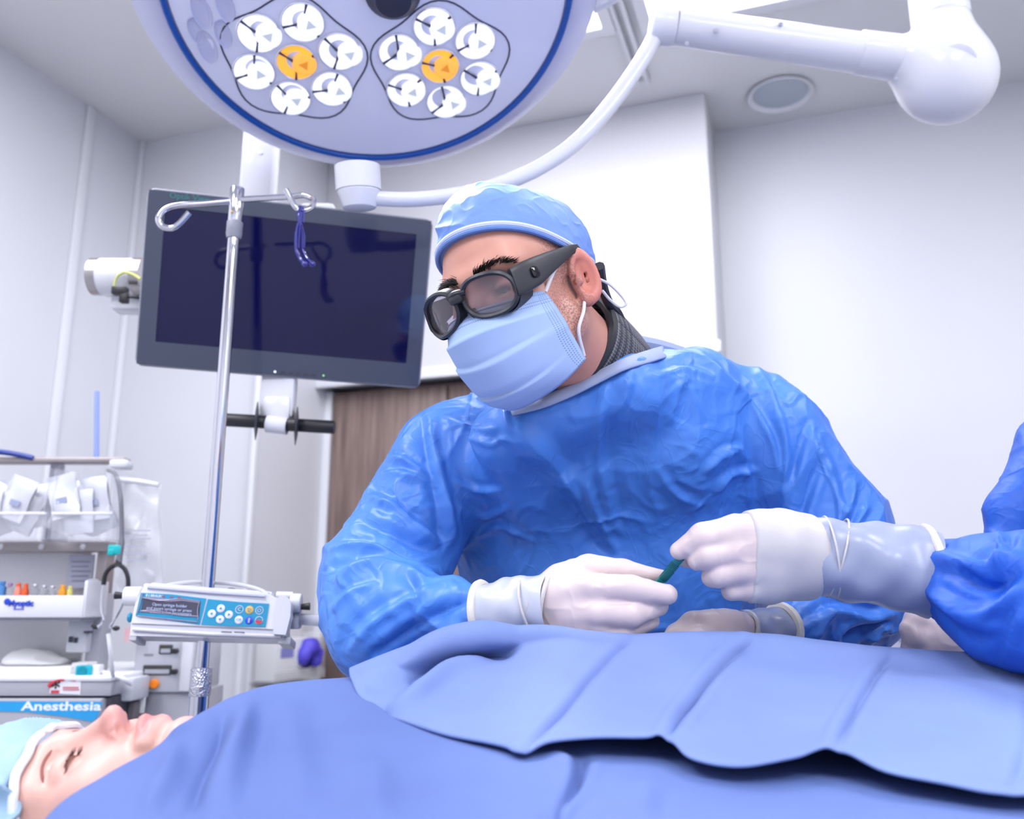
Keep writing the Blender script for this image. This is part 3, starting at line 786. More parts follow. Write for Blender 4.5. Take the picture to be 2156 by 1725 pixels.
# ------------------------------------------------------------------ glove dispenser on the return wall
gd = thing('glove_dispenser', 'clear wall dispenser of glove boxes beside the dark wooden door', 'dispenser', R(-1.885, 2.85, .62))
M_acr = mat('acrylic', (.93, .94, 1.0), .05, alpha=.22)
for z0 in (.67, .85):
    put('tray', join(rbox(-1.885, -1.78, 2.70, 2.708, z0, z0 + .16), rbox(-1.885, -1.78, 3.012, 3.02, z0, z0 + .16), rbox(-1.885, -1.775, 2.70, 3.02, z0 - .006, z0), rbox(-1.783, -1.775, 2.70, 3.02, z0, z0 + .03)), M_acr, gd)
put('backing', rbox(-1.889, -1.883, 2.69, 3.03, .64, 1.04), M_white, gd)
M_purple = mat('nitrile_purple', srgb(88, 78, 214), .5)
for k, z0 in enumerate((.672, .852)):
    bx = thing('glove_box', ['white glove box in the lower tray of the dispenser', 'white glove box in the upper tray with purple gloves pulled out'][k], 'glove box', R(-1.83, 2.86, z0), 'glove boxes in the dispenser')
    put('carton', rbox(-1.875, -1.79, 2.715, 3.005, z0, z0 + .14, .002), M_paper, bx)
    put('print', rbox(-1.79, -1.7885, 2.74, 2.82, z0 + .075, z0 + .11), mat('print_lilac', srgb(150, 150, 220), .6), bx)
    put('opening', xf(lathe([(.05, 0), (.05, .0015), (.001, .0015)], (0, 0, 0), np.diag([1.0, .75, 1]), 24), frame(R(1, 0, 0) - R(0, 0, 0), RM[:, 1]), R(-1.79, 2.91, z0 + .07)), mat('opening_dark', srgb(36, 36, 96), .6), bx)
    if k == 1:
        gf = Blob(); g0 = R(-1.775, 2.915, z0 + .075)
        for a, b_, r in ((0, .03, .032), (-.04, .01, .026), (.04, .005, .024), (-.02, .035, .024), (.03, -.02, .02), (-.045, -.015, .018)):
            gf.u(sd_ell(g0 + RM[:, 1] * a + np.array([0, 0, b_]), (r, r * .9, r)), .02)
        put('gloves', implicit(gf, g0 - .1, g0 + .12, .008, 1, lambda V, g: .006 * vnoise(V * 40)), M_purple, bx, sharp=180)
# ------------------------------------------------------------------ anaesthesia station at the left
YS = 1.86
M_cart = mat('cart_gray', srgb(176, 176, 188), .4)
M_cartl = mat('cart_light', srgb(206, 208, 220), .4)
M_counter = mat('counter_white', srgb(236, 236, 244), .3)
def fbox(x0, x1, y0, y1, Y, dep, bev=.0):     # a box whose front face is seen at these pixel limits on plane Y
    a = P(x0, y1, Y); b = P(x1, y0, Y)
    a2 = P(x0, y0, Y); b2 = P(x1, y1, Y)
    xl = (a[0] + a2[0]) / 2; xr = (b[0] + b2[0]) / 2
    return box((xr - xl, dep, b[2] - a[2]), ((xl + xr) / 2, Y + dep / 2, (a[2] + b[2]) / 2), None, bev)
XL = -380
zc = P(100, 1426, YS)[2]                      # counter top
cart = thing('anesthesia_cart', 'grey drawer cart with blue Anesthesia label and white worktop', 'cart', [P(80, 1500, YS)[0], YS + .25, 0])
put('worktop', fbox(XL, 236, 1424, 1436, YS, .5, .004), M_counter, cart)
put('worktop_edge', fbox(XL, 234, 1436, 1466, YS + .004, .49, .002), M_cart, cart)
xl, xr = P(XL, 1500, YS)[0], P(226, 1500, YS)[0]
put('body', box((xr - xl, .47, P(0, 1468, YS)[2] - .12), ((xl + xr) / 2, YS + .25, (P(0, 1468, YS)[2] + .12) / 2), None, .004), M_dark, cart)
zt = P(0, 1471, YS)[2]
for k in range(5):
    h = .094 if k == 0 else .14
    d = put('drawer', box((xr - xl - .02, .03, h), ((xl + xr) / 2, YS + .004, zt - h / 2), None, .004), M_cart, cart)
    put('pull', box(((xr - xl) * .5, .014, .014), ((xl + xr) / 2 - .1, YS - .015, zt - h * .68), None, .004), M_cartl, d)
    zt -= h + .008
d0 = [c for c in cart.children if c.name.startswith('drawer')][0]
ys = YS - .0118
def onY(px, py, y=ys): q = P(px, py, y); return (q[0], q[2])
FR = np.array([[1, 0, 0], [0, 0, -1], [0, 1, 0]], float)       # local xy -> world xz, local z -> -y
lab = [onY(*q) for q in ((-380, 1496), (-40, 1497), (60, 1500), (140, 1510), (195, 1520), (207, 1508), (215, 1481), (215, 1478), (-380, 1475))]
put('blue_label', prism(lab, -ys, -ys + .0008, (0, 0, 0), FR), mat('label_blue', srgb(38, 160, 226), .4), d0)
put('lettering', text('Anesthesia', .0235, (P(130, 1488, ys)[0], ys - .001, P(130, 1488, ys)[2]), FR, .0004, bold=.0006, sx=1.55), mat('label_white', srgb(240, 246, 255), .5), d0)
stk = put('sticker', prism([onY(*q, YS + .003) for q in ((104, 1460), (169, 1463), (171, 1437), (150, 1431), (125, 1434), (106, 1444))], -(YS + .0035), -(YS + .0025), (0, 0, 0), FR), mat('sticker_white', srgb(238, 238, 246), .5), cart)
put('sticker_arc', tube(spline([P(103, 1446, YS + .002), P(112, 1437, YS + .002), P(128, 1432, YS + .002), P(160, 1434, YS + .002)], 5), [.0045] * 6 + [.003] * 6 + [.0015] * 4, 6), mat('sticker_red', srgb(206, 62, 78), .5), stk)
put('sticker_block', join(fbox(107, 124, 1454, 1460, YS + .001, .002), fbox(132, 165, 1447, 1449, YS + .001, .002), fbox(132, 166, 1452, 1453.5, YS + .001, .002)), MATS['sticker_red'], stk)
put('sticker_mark', text('*', .040, (P(116, 1450, YS)[0], YS + .0015, P(116, 1450, YS)[2]), FR, .0004, bold=.0005), M_black, stk)
# side block right of the worktop
put('side_block', fbox(228, 280, 1428, 1478, YS + .06, .09, .006), M_cartl, cart)
put('side_recess', fbox(224, 282, 1478, 1520, YS + .10, .05, .004), mat('taupe_dark', srgb(112, 106, 112), .5), cart)

# upright frame with shelf and bins
YF = 1.98
rack = thing('equipment_rack', 'taupe metal rack with white vial shelf standing on the cart', 'rack', [P(100, 1400, YF)[0], YF + .08, zc])
put('crossbar', fbox(-380, 232, 1140, 1162, YF, .05, .004), M_taupe, rack)
put('top_bar', fbox(-380, 262, 962, 974, YF, .04, .004), M_taupe, rack)
put('bar_end', fbox(228, 268, 967, 985, YF - .01, .04, .006), M_white, rack)
put('post', fbox(200, 222, 1160, 1255, YF + .005, .045, .003), M_taupe, rack)
put('post', fbox(182, 213, 1250, 1428, YF + .005, .05, .003), M_cart, rack)
put('post', fbox(-300, -270, 975, 1428, YF + .03, .05, .003), M_taupe, rack)
put('post', fbox(96, 116, 975, 1140, YF + .05, .03, .003), mat('post_violet', srgb(150, 148, 170), .35, .4), rack)
for px in (2, 88, 175):
    q = P(px, 1152, YF - .001); put('bolt', lathe([(.006, 0), (.006, .003), (.003, .005)], q, FR, 14), M_white, rack)
sh = put('shelf', fbox(-380, 180, 1254, 1301, YS + .02, .10, .004), M_white, rack)
put('shelf_side', fbox(174, 182, 1222, 1300, YS + .02, .10, .003), M_white, rack)
put('underside', fbox(-380, 170, 1300, 1308, YS + .03, .08, .002), M_gray, rack)
yb = YS + .0185
put('logo', join(text('Myoptic', .016, (P(44, 1273, yb)[0], yb, P(36, 1271, yb)[2]), FR, .0005, bold=.0008), sphere(P(15, 1267, yb), (.007, .001, .007), 12, 6), fbox(28, 50, 1282, 1284, yb - .0005, .001)), mat('logo_blue', srgb(34, 70, 200), .5), sh)
put('back_panel', fbox(-380, 180, 1164, 1420, YF + .056, .01), mat('panel_white', srgb(238, 238, 246), .4), rack)
put('notice', fbox(143, 196, 1168, 1238, YF + .03, .003), mat('notice_lilac', srgb(196, 198, 220), .6), rack)
for k in range(5):
    put('notice_line', fbox(150, 190 - 5 * (k % 2), 1182 + 10 * k, 1184 + 10 * k, YF + .028, .002), mat('ink_grey', srgb(150, 150, 180), .7), rack)
put('control_box', fbox(140, 182, 1305, 1375, YF - .02, .08, .004), M_cartl, rack)
put('control_sockets', join(fbox(144, 153, 1341, 1353, YF - .022, .003), fbox(155, 163, 1343, 1354, YF - .022, .003)), M_dark, rack)
put('latch', join(fbox(176, 186, 1329, 1334, YF - .03, .02), fbox(183, 189, 1275, 1288, YF - .02, .02)), M_dark, rack)
put('adjust_knob', join(lathe([(.013, 0), (.013, .02), (.011, .024), (.001, .025)], P(200, 1232, YF - .02), FR, 24), lathe([(.007, .024), (.007, .028), (.001, .028)], P(201, 1231, YF - .02), FR, 16)), M_lgray, rack)

# clear bins and the packets in them
bins = []
M_bin = mat('bin_acrylic', (.86, .88, 1.0), .06, alpha=.20)
zb0, zb1 = P(100, 1138, YS)[2], P(100, 985, YS)[2]
for k, (x0, x1) in enumerate(((-120, 96), (108, 236))):
    bl = thing('storage_bin', ['clear acrylic bin at the picture edge, full of white packets', 'clear acrylic bin beside the stethoscope, full of white packets'][k], 'bin', P((x0 + x1) / 2, 1138, YS + .06), 'clear bins on the rack')
    put('floor_plate', fbox(x0, x1, 1134, 1139, YS, .11), M_bin, bl)
    put('front_plate', fbox(x0, x1, 1080, 1136, YS - .004, .004), M_bin, bl)
    put('front_edge', fbox(x0, x1, 1078, 1084, YS - .005, .006, .001), M_white, bl)
    put('side_plate', fbox(x0, x0 + 3, 985, 1136, YS, .11), M_bin, bl)
    put('side_plate', fbox(x1 - 3, x1, 985, 1136, YS, .11), M_bin, bl)
    bins.append(bl)
    rg = np.random.default_rng(20 + k)
    n = 9 if k == 0 else 8
    order = sorted(range(n), key=lambda j: ((j * .37) % 1.0) * (-1 if k == 0 else 1))
    rank = {j: ['nearest', 'second', 'third', 'fourth', 'fifth', 'sixth', 'seventh', 'eighth', 'ninth'][i] for i, j in enumerate(order)}
    for j in range(n):
        fx = x0 + 14 + (x1 - x0 - 40) * ((j * .37) % 1.0); fy = 995 + 90 * ((j * .53) % 1.0); Y = YS + .010 + .0095 * j
        c = P(fx + 12, min(fy + 50, 1078), Y)
        th = rg.uniform(-.45, .45)
        h_ = .085; nu, nv = 7, 9
        G = np.zeros((nu, nv, 3))
        for a in range(nu):
            for b in range(nv):
                s, t = (a / (nu - 1) - .5), (b / (nv - 1) - .5)
                pil = (1 - (2 * s) ** 4) * (1 - (2 * t) ** 4)
                lx_, lz_ = s * .06, t * h_ * 1.1
                G[a, b] = [lx_ * math.cos(th) - lz_ * math.sin(th), -.005 * pil + .004 * math.sin(6 * t + j + 4 * s), lx_ * math.sin(th) + lz_ * math.cos(th)]
        Gb = G.copy(); Gb[:, :, 1] = -Gb[:, :, 1] + .002
        v1, f1 = gridmesh(G + c); v2, f2 = gridmesh(Gb + c)
        side = 'in the bin at the picture edge' if k == 0 else 'in the bin beside the stethoscope'
        o = single('supply_packet', join((v1, f1), (v2, [q[::-1] for q in f2])), mat('packet_white', srgb(226, 228, 240), .35), '%s white supply packet from the dividing post, %s' % (rank[j], side), 'packet', 'white packets in the clear bins')
        if j % 2 == 0:
            put('print', xf(box((.022, .002, .012), (0, 0, 0), None, .0), np.array([[math.cos(th), 0, -math.sin(th)], [0, 1, 0], [math.sin(th), 0, math.cos(th)]]), c + [0, -.0075, -.01]), mat('print_grey', srgb(160, 168, 200), .6), o)

# vials and small bottles on the shelf
def vial(px, w, y0, body, cap, label, shape):
    b0 = P(px, 1254, YS + .06); b0[2] = P(0, 1254, YS + .02)[2]
    top = P(px, y0, YS + .06)[2]; h = top - b0[2]; r = w * YS / 1850 * 1.03 / 2
    t = thing('vial', label, 'vial', b0, 'vials on the white shelf')
    if shape == 'cone':
        put('bottle', lathe([(r * .95, 0), (r, .002), (r, h * .35), (r * .62, h * .72), (r * .6, h * .75)], b0, None, 18), body, t)
        put('cap', lathe([(r * .62, h * .75), (r * .66, h * .77), (r * .6, h), (r * .5, h + .001)], b0, None, 18), cap, t)
    else:
        put('bottle', lathe([(r * .9, 0), (r, .002), (r, h * .6), (r * .5, h * .72), (r * .5, h * .78)], b0, None, 18), body, t)
        put('cap', lathe([(r * .66, h * .77), (r * .68, h * .78), (r * .68, h - .001), (r * .6, h)], b0, None, 18), cap, t)
V_or = mat('vial_orange', srgb(240, 96, 40), .4); V_w = mat('vial_white', srgb(226, 227, 236), .3); V_am = mat('vial_amber', srgb(244, 160, 30), .4); V_y = mat('vial_yellow', srgb(236, 226, 130), .4)
V_b = mat('vial_blue', srgb(90, 150, 216), .4); V_p = mat('vial_purple', srgb(176, 124, 190), .4); V_c = mat('vial_clear', (.9, .92, .96), .08, trans=.8, ior=1.2); V_s = mat('vial_silver', (.7, .7, .74), .3, .9)
V_pk = mat('vial_pink', srgb(246, 150, 130), .4)
vial(2, 18, 1224, V_b, V_b, 'blue vial at the picture edge on the white shelf', 'vial')
vial(19, 13, 1228, V_c, V_p, 'clear vial with a purple cap on the white shelf', 'vial')
vial(37, 15, 1229, V_pk, V_or, 'orange-capped bottle beside the purple-capped vial', 'cone')
vial(52, 15, 1230, V_or, V_or, 'all orange bottle next to the clear vials', 'cone')
vial(72, 15, 1230, V_c, V_s, 'clear vial next to the all orange bottle', 'vial')
vial(91, 14, 1233, V_c, V_s, 'middle one of the three clear vials on the shelf', 'vial')
vial(109, 14, 1234, V_c, V_s, 'clear vial nearest the amber bottle', 'vial')
vial(131, 17, 1233, V_am, V_am, 'amber yellow bottle towards the end of the shelf', 'cone')
vial(146, 11, 1234, V_y, V_y, 'pale yellow vial at the end of the shelf row', 'vial')

# things on the worktop
def top_item(name, VF, m, label, cat, **k): return single(name, VF, m, label, cat, **k)
def seat(VF, z):
    V = np.array(VF[0]); V[:, 2] += z - V[:, 2].min(); return V, VF[1]
top_item('form_stack', seat(join(fbox(-300, 148, 1408, 1426, YS + .05, .2, .002)), zc), M_paper, 'thick stack of white paper on the cart worktop', 'paper')
zz = zc + (P(0, 1408, YS)[2] - P(0, 1426, YS)[2]) * 1.03
wl = Blob().u(sd_ell(P(60, 1396, YS + .13), (.045, .07, .030))).u(sd_ell(P(118, 1402, YS + .13), (.045, .07, .018)), .03)
wl.clip(lambda Q: zz + .001 - Q[:, 2], .004)
top_item('wrapped_linen', implicit(wl, P(0, 1425, YS) - [.06, .02, .02], P(175, 1370, YS + .24) + .02, .010, 1, lambda V, g: .004 * (ridged(V * 22, 2) - .4) * (V[:, 2] > zz + .006)), M_paper, 'crumpled white wrapped packet lying on the paper stack', 'packet', sharp=180)
top_item('carton', seat(fbox(150, 184, 1388, 1412, YS + .08, .08, .002), zc), M_paper, 'small white carton behind the teal box', 'carton')
t = thing('breathing_filter', 'small teal and white breathing filter box on the worktop edge', 'filter', [P(175, 1424, YS)[0], YS + .03, zc])
put('case', seat(fbox(158, 192, 1402, 1424, YS + .02, .03, .002), zc), mat('teal_box', srgb(0, 176, 196), .35), t)
put('dial', lathe([(.010, 0), (.010, .002), (.007, .002)], P(173, 1414, YS + .02), FR, 20), mat('teal_deep', srgb(0, 140, 162), .35), t)
put('port', seat(join(fbox(192, 208, 1400, 1424, YS + .025, .025, .003)), zc), M_white, t)
top_item('breathing_hose', tube(spline([[P(200, 1418, YS + .04)[0], YS + .04, zc + .009], P(222, 1418, YS + .04), P(245, 1424, YS + .02), P(262, 1432, YS + .02), P(276, 1441, YS + .04)], 6), .0048, 10), M_white, 'white plastic hose curling off the worktop beside the filter', 'hose')
top_item('drip_line', tube(spline([P(228, 1335, 1.80), P(232, 1370, 1.80), P(236, 1410, 1.82), P(238, 1424, 1.86)], 5), .0042, 10), M_white, 'white plastic line hanging below the stethoscope', 'line')

# gas module box right of the cart
gm = thing('gas_module', 'pale grey module with two small displays and an orange button', 'module', [P(335, 1460, 2.02)[0], 2.12, 0])
za = P(0, 1458, 2.02)[2]
put('case', fbox(282, 405, 1322, 1459, 2.02, .2, .006), M_cartl, gm)
put('side_strip', fbox(380, 404, 1324, 1457, 2.012, .02, .004), M_white, gm)
put('pedestal', box((.13, .2, za), (P(345, 1460, 2.02)[0], 2.13, za / 2), None, .004), M_cart, gm)
dm = mat('lcd_olive', srgb(58, 62, 56), .2); dl = mat('lcd_pale', srgb(186, 190, 204), .2)
for x0, x1, y0, y1 in ((334, 362, 1358, 1378), (300, 360, 1401, 1422)):
    s = put('display', fbox(x0, x1, y0, y1, 2.016, .01, .002), dm, gm)
    put('readout', fbox(x0 + 4, x1 - 4, y0 + (y1 - y0) * .42, y1 - 3, 2.0145, .004), dl, s)
    q = P(x1 + 9, (y0 + y1) / 2 + 3, 2.016); put('knob', lathe([(.006, 0), (.006, .012), (.004, .014), (.001, .014)], q, FR, 14), M_black, gm)
put('button', lathe([(.010, 0), (.010, .006), (.008, .008), (.001, .008)], P(326, 1440, 2.018), FR, 20), mat('button_orange', srgb(244, 130, 20), .4, emit=(1, .35, .02), emits=.15), gm)
put('slot', join(fbox(303, 322, 1377, 1381, 2.017, .006, .001), fbox(279, 292, 1442, 1446, 2.017, .006, .001)), M_gray, gm)
single('hang_tag', fbox(276, 305, 1456, 1502, 1.99, .004, .001), M_paper, 'blank white tag hanging beside the pedestal of the grey module', 'tag')
single('floor_cabinet', fbox(300, 396, 1462, 1700, 2.0, .12, .004), M_cart, 'grey cabinet front under the module with displays', 'cabinet', loc=None) if False else None

# stethoscope hanging on the rack
YT = 1.80
st = thing('stethoscope', 'black and clear stethoscope hanging from the end of the rack', 'stethoscope', P(245, 1330, YT))
put('tubing', tube(spline([P(228, 990, YT + .1), P(244, 1000, YT + .02), P(253, 1040, YT), P(256, 1090, YT), P(256, 1140, YT), P(252, 1170, YT), P(249, 1195, YT)], 6), [.0045] * 24 + [.006] * 13, 10), mat('tubing_grey', srgb(120, 120, 132), .3), st)
put('yoke', tube(spline([P(218, 1232, YT), P(222, 1210, YT), P(234, 1195, YT), P(249, 1190, YT), P(262, 1198, YT), P(269, 1215, YT), P(270, 1236, YT)], 5), .0046, 10), M_black, st)
put('stem', tube([P(252, 1165, YT), P(250, 1178, YT), P(249, 1192, YT)], [.004, .0055, .008], 10), M_black, st)
put('clip', join(box((.028, .014, .02), P(243, 1158, YT), None, .004), box((.014, .016, .014), P(236, 1163, YT), None, .003)), mat('clip_teal', srgb(20, 184, 190), .35), st)
for pts, tip in ((((218, 1230), (214, 1255), (213, 1285), (218, 1305), (212, 1316), (205, 1321)), ((193, 1317), (206, 1323))), (((270, 1232), (262, 1262), (250, 1290), (238, 1310), (232, 1320), (236, 1323)), ((238, 1324), (251, 1323)))):
    put('ear_tube', tube(spline([P(x, y, YT) for x, y in pts], 5), .0028, 8), M_chrome, st)
    put('ear_tip', tube([P(*tip[0], YT), P((tip[0][0] + tip[1][0]) / 2, (tip[0][1] + tip[1][1]) / 2, YT), P(*tip[1], YT)], [.003, .0055, .003], 10), M_black, st)
# clear plastic bag hanging behind it
nb = (12, 18); G = np.zeros((*nb, 3))
for a in range(nb[0]):
    for b in range(nb[1]):
        s, t_ = a / (nb[0] - 1), b / (nb[1] - 1)
        q = P(242 + 92 * s + 4 * t_, 1008 + 255 * t_ + 10 * s * (1 - t_), 1.93)
        G[a, b] = q + [0, -.022 * math.sin(PI * s) * math.sin(PI * min(1, t_ * 1.1)) + .006 * math.sin(9 * s + 7 * t_) + .004 * math.sin(15 * t_ - 5 * s), 0]
Gb = G.copy(); Gb[:, :, 1] += .012 + .03 * np.sin(PI * np.linspace(0, 1, nb[0]))[:, None] * np.sin(PI * np.linspace(0, 1, nb[1]))[None]
v1, f1 = gridmesh(G); v2, f2 = gridmesh(Gb)
M_bag = mat('bag_plastic', (.95, .95, 1.0), .12, alpha=.38)
bg = thing('plastic_bag', 'clear zip bag of white supplies hanging behind the stethoscope', 'bag', P(290, 1262, 1.93))
put('film', join((v1, f1), (v2, [q[::-1] for q in f2])), M_bag, bg, sharp=180)
put('seal', tube(spline([P(243, 1010, 1.925), P(290, 1014, 1.92), P(334, 1022, 1.925)], 5), .006, 8), M_white, bg)
put('contents', implicit(Blob().u(sd_ell(P(290, 1165, 1.95), (.022, .008, .05)), .02).u(sd_ell(P(272, 1222, 1.95), (.026, .010, .028)), .02).u(sd_ell(P(303, 1100, 1.95), (.012, .007, .035)), .01).u(sd_ell(P(268, 1110, 1.95), (.010, .007, .03)), .01).u(sd_ell(P(312, 1225, 1.95), (.014, .008, .03)), .01), P(230, 1275, 1.92) - .02, P(345, 1000, 1.98) + .02, .009, 1, lambda V, g: .005 * vnoise(V * 60)), mat('packet_white', (1, 1, 1)), bg, sharp=180)
put('print', join(*[fbox(256 + 6 * (k % 3), 318 - 7 * (k % 2), y, y + 2.5, 1.898, .0015) for k, y in enumerate((1116, 1126, 1133, 1150, 1165, 1178))]), mat('print_pale', srgb(190, 194, 212), .6), bg)
single('warning_slip', fbox(262, 292, 1322, 1352, 1.99, .002), mat('slip_pink', srgb(244, 196, 204), .6), 'pale pink slip of paper behind the pump foot', 'paper')
# blue cable edge on top of the rack
single('cable_loop', tube(spline([P(-140, 962, 1.97), P(-60, 950, 1.97), P(0, 952, 1.97), P(40, 958, 1.975), P(70, 965, 1.98)], 6), .006, 8), mat('cable_navy', srgb(30, 60, 150), .4), 'dark blue cable lying on top of the rack', 'cable')
single('blue_tube', cyl(P(203, 965, 2.05), P(204, 825, 2.05), .006, 12), mat('tube_blue', srgb(150, 168, 240), .3), 'pale blue upright tube standing behind the rack', 'tube')
# ------------------------------------------------------------------ people: shared pieces
def ray_hit(f, px, py, t0=.4, t1=3.0):
    d = nrm(B(px, py, 1.0) - EYEP); t = t0
    for _ in range(120):
        v = float(f((EYEP + d * t)[None])[0])
        if v < 4e-4: break
        t += v * .8
        if t > t1: break
    return EYEP + d * t
def cloth_mat(name, c1, c2, rough=.5, weave=900, crinkle=.35, sheen=.15, crease=False):
    m = mat(name, c1, rough)
    add_var(m, c1, c2, 7, .3, .7, 3)
    add_bump(m, 28, crinkle, .004, 'noise', 3)
    if crease:
        for sc, st in ((7, .28), (19, .15)):
            tc = nd(m, 'ShaderNodeTexCoord'); t = nd(m, 'ShaderNodeTexNoise'); t.inputs['Scale'].default_value = sc; t.inputs['Detail'].default_value = 1.5; t.inputs['Distortion'].default_value = 1.2
            lk(m, tc.outputs['Object'], t.inputs['Vector'])
            a = nd(m, 'ShaderNodeMath'); a.operation = 'SUBTRACT'; lk(m, t.outputs['Fac'], a.inputs[0]); a.inputs[1].default_value = .5
            b = nd(m, 'ShaderNodeMath'); b.operation = 'ABSOLUTE'; lk(m, a.outputs[0], b.inputs[0])
            r = nd(m, 'ShaderNodeMapRange'); r.interpolation_type = 'SMOOTHSTEP'; r.inputs[1].default_value = 0; r.inputs[2].default_value = .07; r.inputs[3].default_value = 1; r.inputs[4].default_value = 0
            lk(m, b.outputs[0], r.inputs[0])
            bp = nd(m, 'ShaderNodeBump'); bp.inputs['Strength'].default_value = st; bp.inputs['Distance'].default_value = .005 * 9 / sc
            lk(m, r.outputs[0], bp.inputs['Height']); pv = bsdf(m).inputs['Normal']
            lk(m, pv.links[0].from_socket, bp.inputs['Normal']); lk(m, bp.outputs[0], pv)
    return m
M_gown = cloth_mat('gown_blue', srgb(74, 133, 232), srgb(86, 146, 238), .40, crease=True)
M_gown2 = cloth_mat('gown_blue_deep', srgb(34, 94, 208), srgb(50, 110, 220), .52, crease=True)
M_cap = cloth_mat('cap_blue', srgb(104, 140, 218), srgb(122, 158, 228), .6, 1200, .6)
M_band = mat('band_pale', srgb(206, 216, 246), .6)
M_mask = mat('mask_blue', srgb(170, 195, 242), .7)
M_loop = mat('loop_white', srgb(240, 240, 248), .6)
M_frame = mat('glasses_black', srgb(40, 41, 50), .38)
M_lensg = mat('glasses_lens', (.62, .58, .68), .015, trans=.86, ior=1.5)
M_collar = mat('collar_black', srgb(34, 34, 44), .55)
M_glove = mat('glove_latex', srgb(226, 208, 210), .38)
M_glove_w = mat('glove_cuff_white', srgb(208, 204, 208), .4)
M_glove_g = mat('glove_cuff_sheer', srgb(160, 168, 196), .3)
M_rim = mat('glove_rim_cream', srgb(238, 232, 222), .4)
M_glove_s = mat('glove_cuff_pale', srgb(202, 206, 224), .3)
for m_ in (M_glove, M_glove_w): add_bump(m_, 70, .18, .002, 'noise', 2)
def skin_mat(name, base, red, beard):
    m = mat(name, base, .42)
    nt = m.node_tree
    tc = nd(m, 'ShaderNodeTexCoord'); n1 = nd(m, 'ShaderNodeTexNoise'); n1.inputs['Scale'].default_value = 22; n1.inputs['Detail'].default_value = 5
    lk(m, tc.outputs['Object'], n1.inputs['Vector'])
    n2 = nd(m, 'ShaderNodeTexNoise'); n2.inputs['Scale'].default_value = 520; n2.inputs['Detail'].default_value = 2
    lk(m, tc.outputs['Object'], n2.inputs['Vector'])
    def attr(nm):
        a = nd(m, 'ShaderNodeAttribute'); a.attribute_name = nm; return a.outputs['Fac']
    def mix(fac, a, b):
        x = nd(m, 'ShaderNodeMix'); x.data_type = 'RGBA'
        lk(m, fac, x.inputs[0])
        for s, v in ((6, a), (7, b)):
            if isinstance(v, tuple): x.inputs[s].default_value = (*v, 1)
            else: lk(m, v, x.inputs[s])
        return x.outputs[2]
    def mul(a, b):
        x = nd(m, 'ShaderNodeMath'); x.operation = 'MULTIPLY'
        for s, v in ((0, a), (1, b)):
            if isinstance(v, (int, float)): x.inputs[s].default_value = v
            else: lk(m, v, x.inputs[s])
        return x.outputs[0]
    c = mix(mul(n1.outputs['Fac'], .55), base, tuple(min(1, b * .82) for b in base))
    c = mix(attr('red'), c, red)
    rp = nd(m, 'ShaderNodeMapRange'); rp.inputs[1].default_value = .42; rp.inputs[2].default_value = .62
    lk(m, n2.outputs['Fac'], rp.inputs[0])
    c = mix(mul(attr('beard'), rp.outputs[0]), c, beard)
    lk(m, c, bsdf(m).inputs['Base Color'])
    add_bump(m, 260, .12, .001, 'noise', 1)
    return m
M_skin = skin_mat('skin_tan', srgb(222, 160, 144), srgb(222, 112, 104), srgb(122, 92, 90))
M_skin2 = skin_mat('skin_fair', srgb(236, 186, 176), srgb(224, 124, 128), srgb(170, 110, 100))

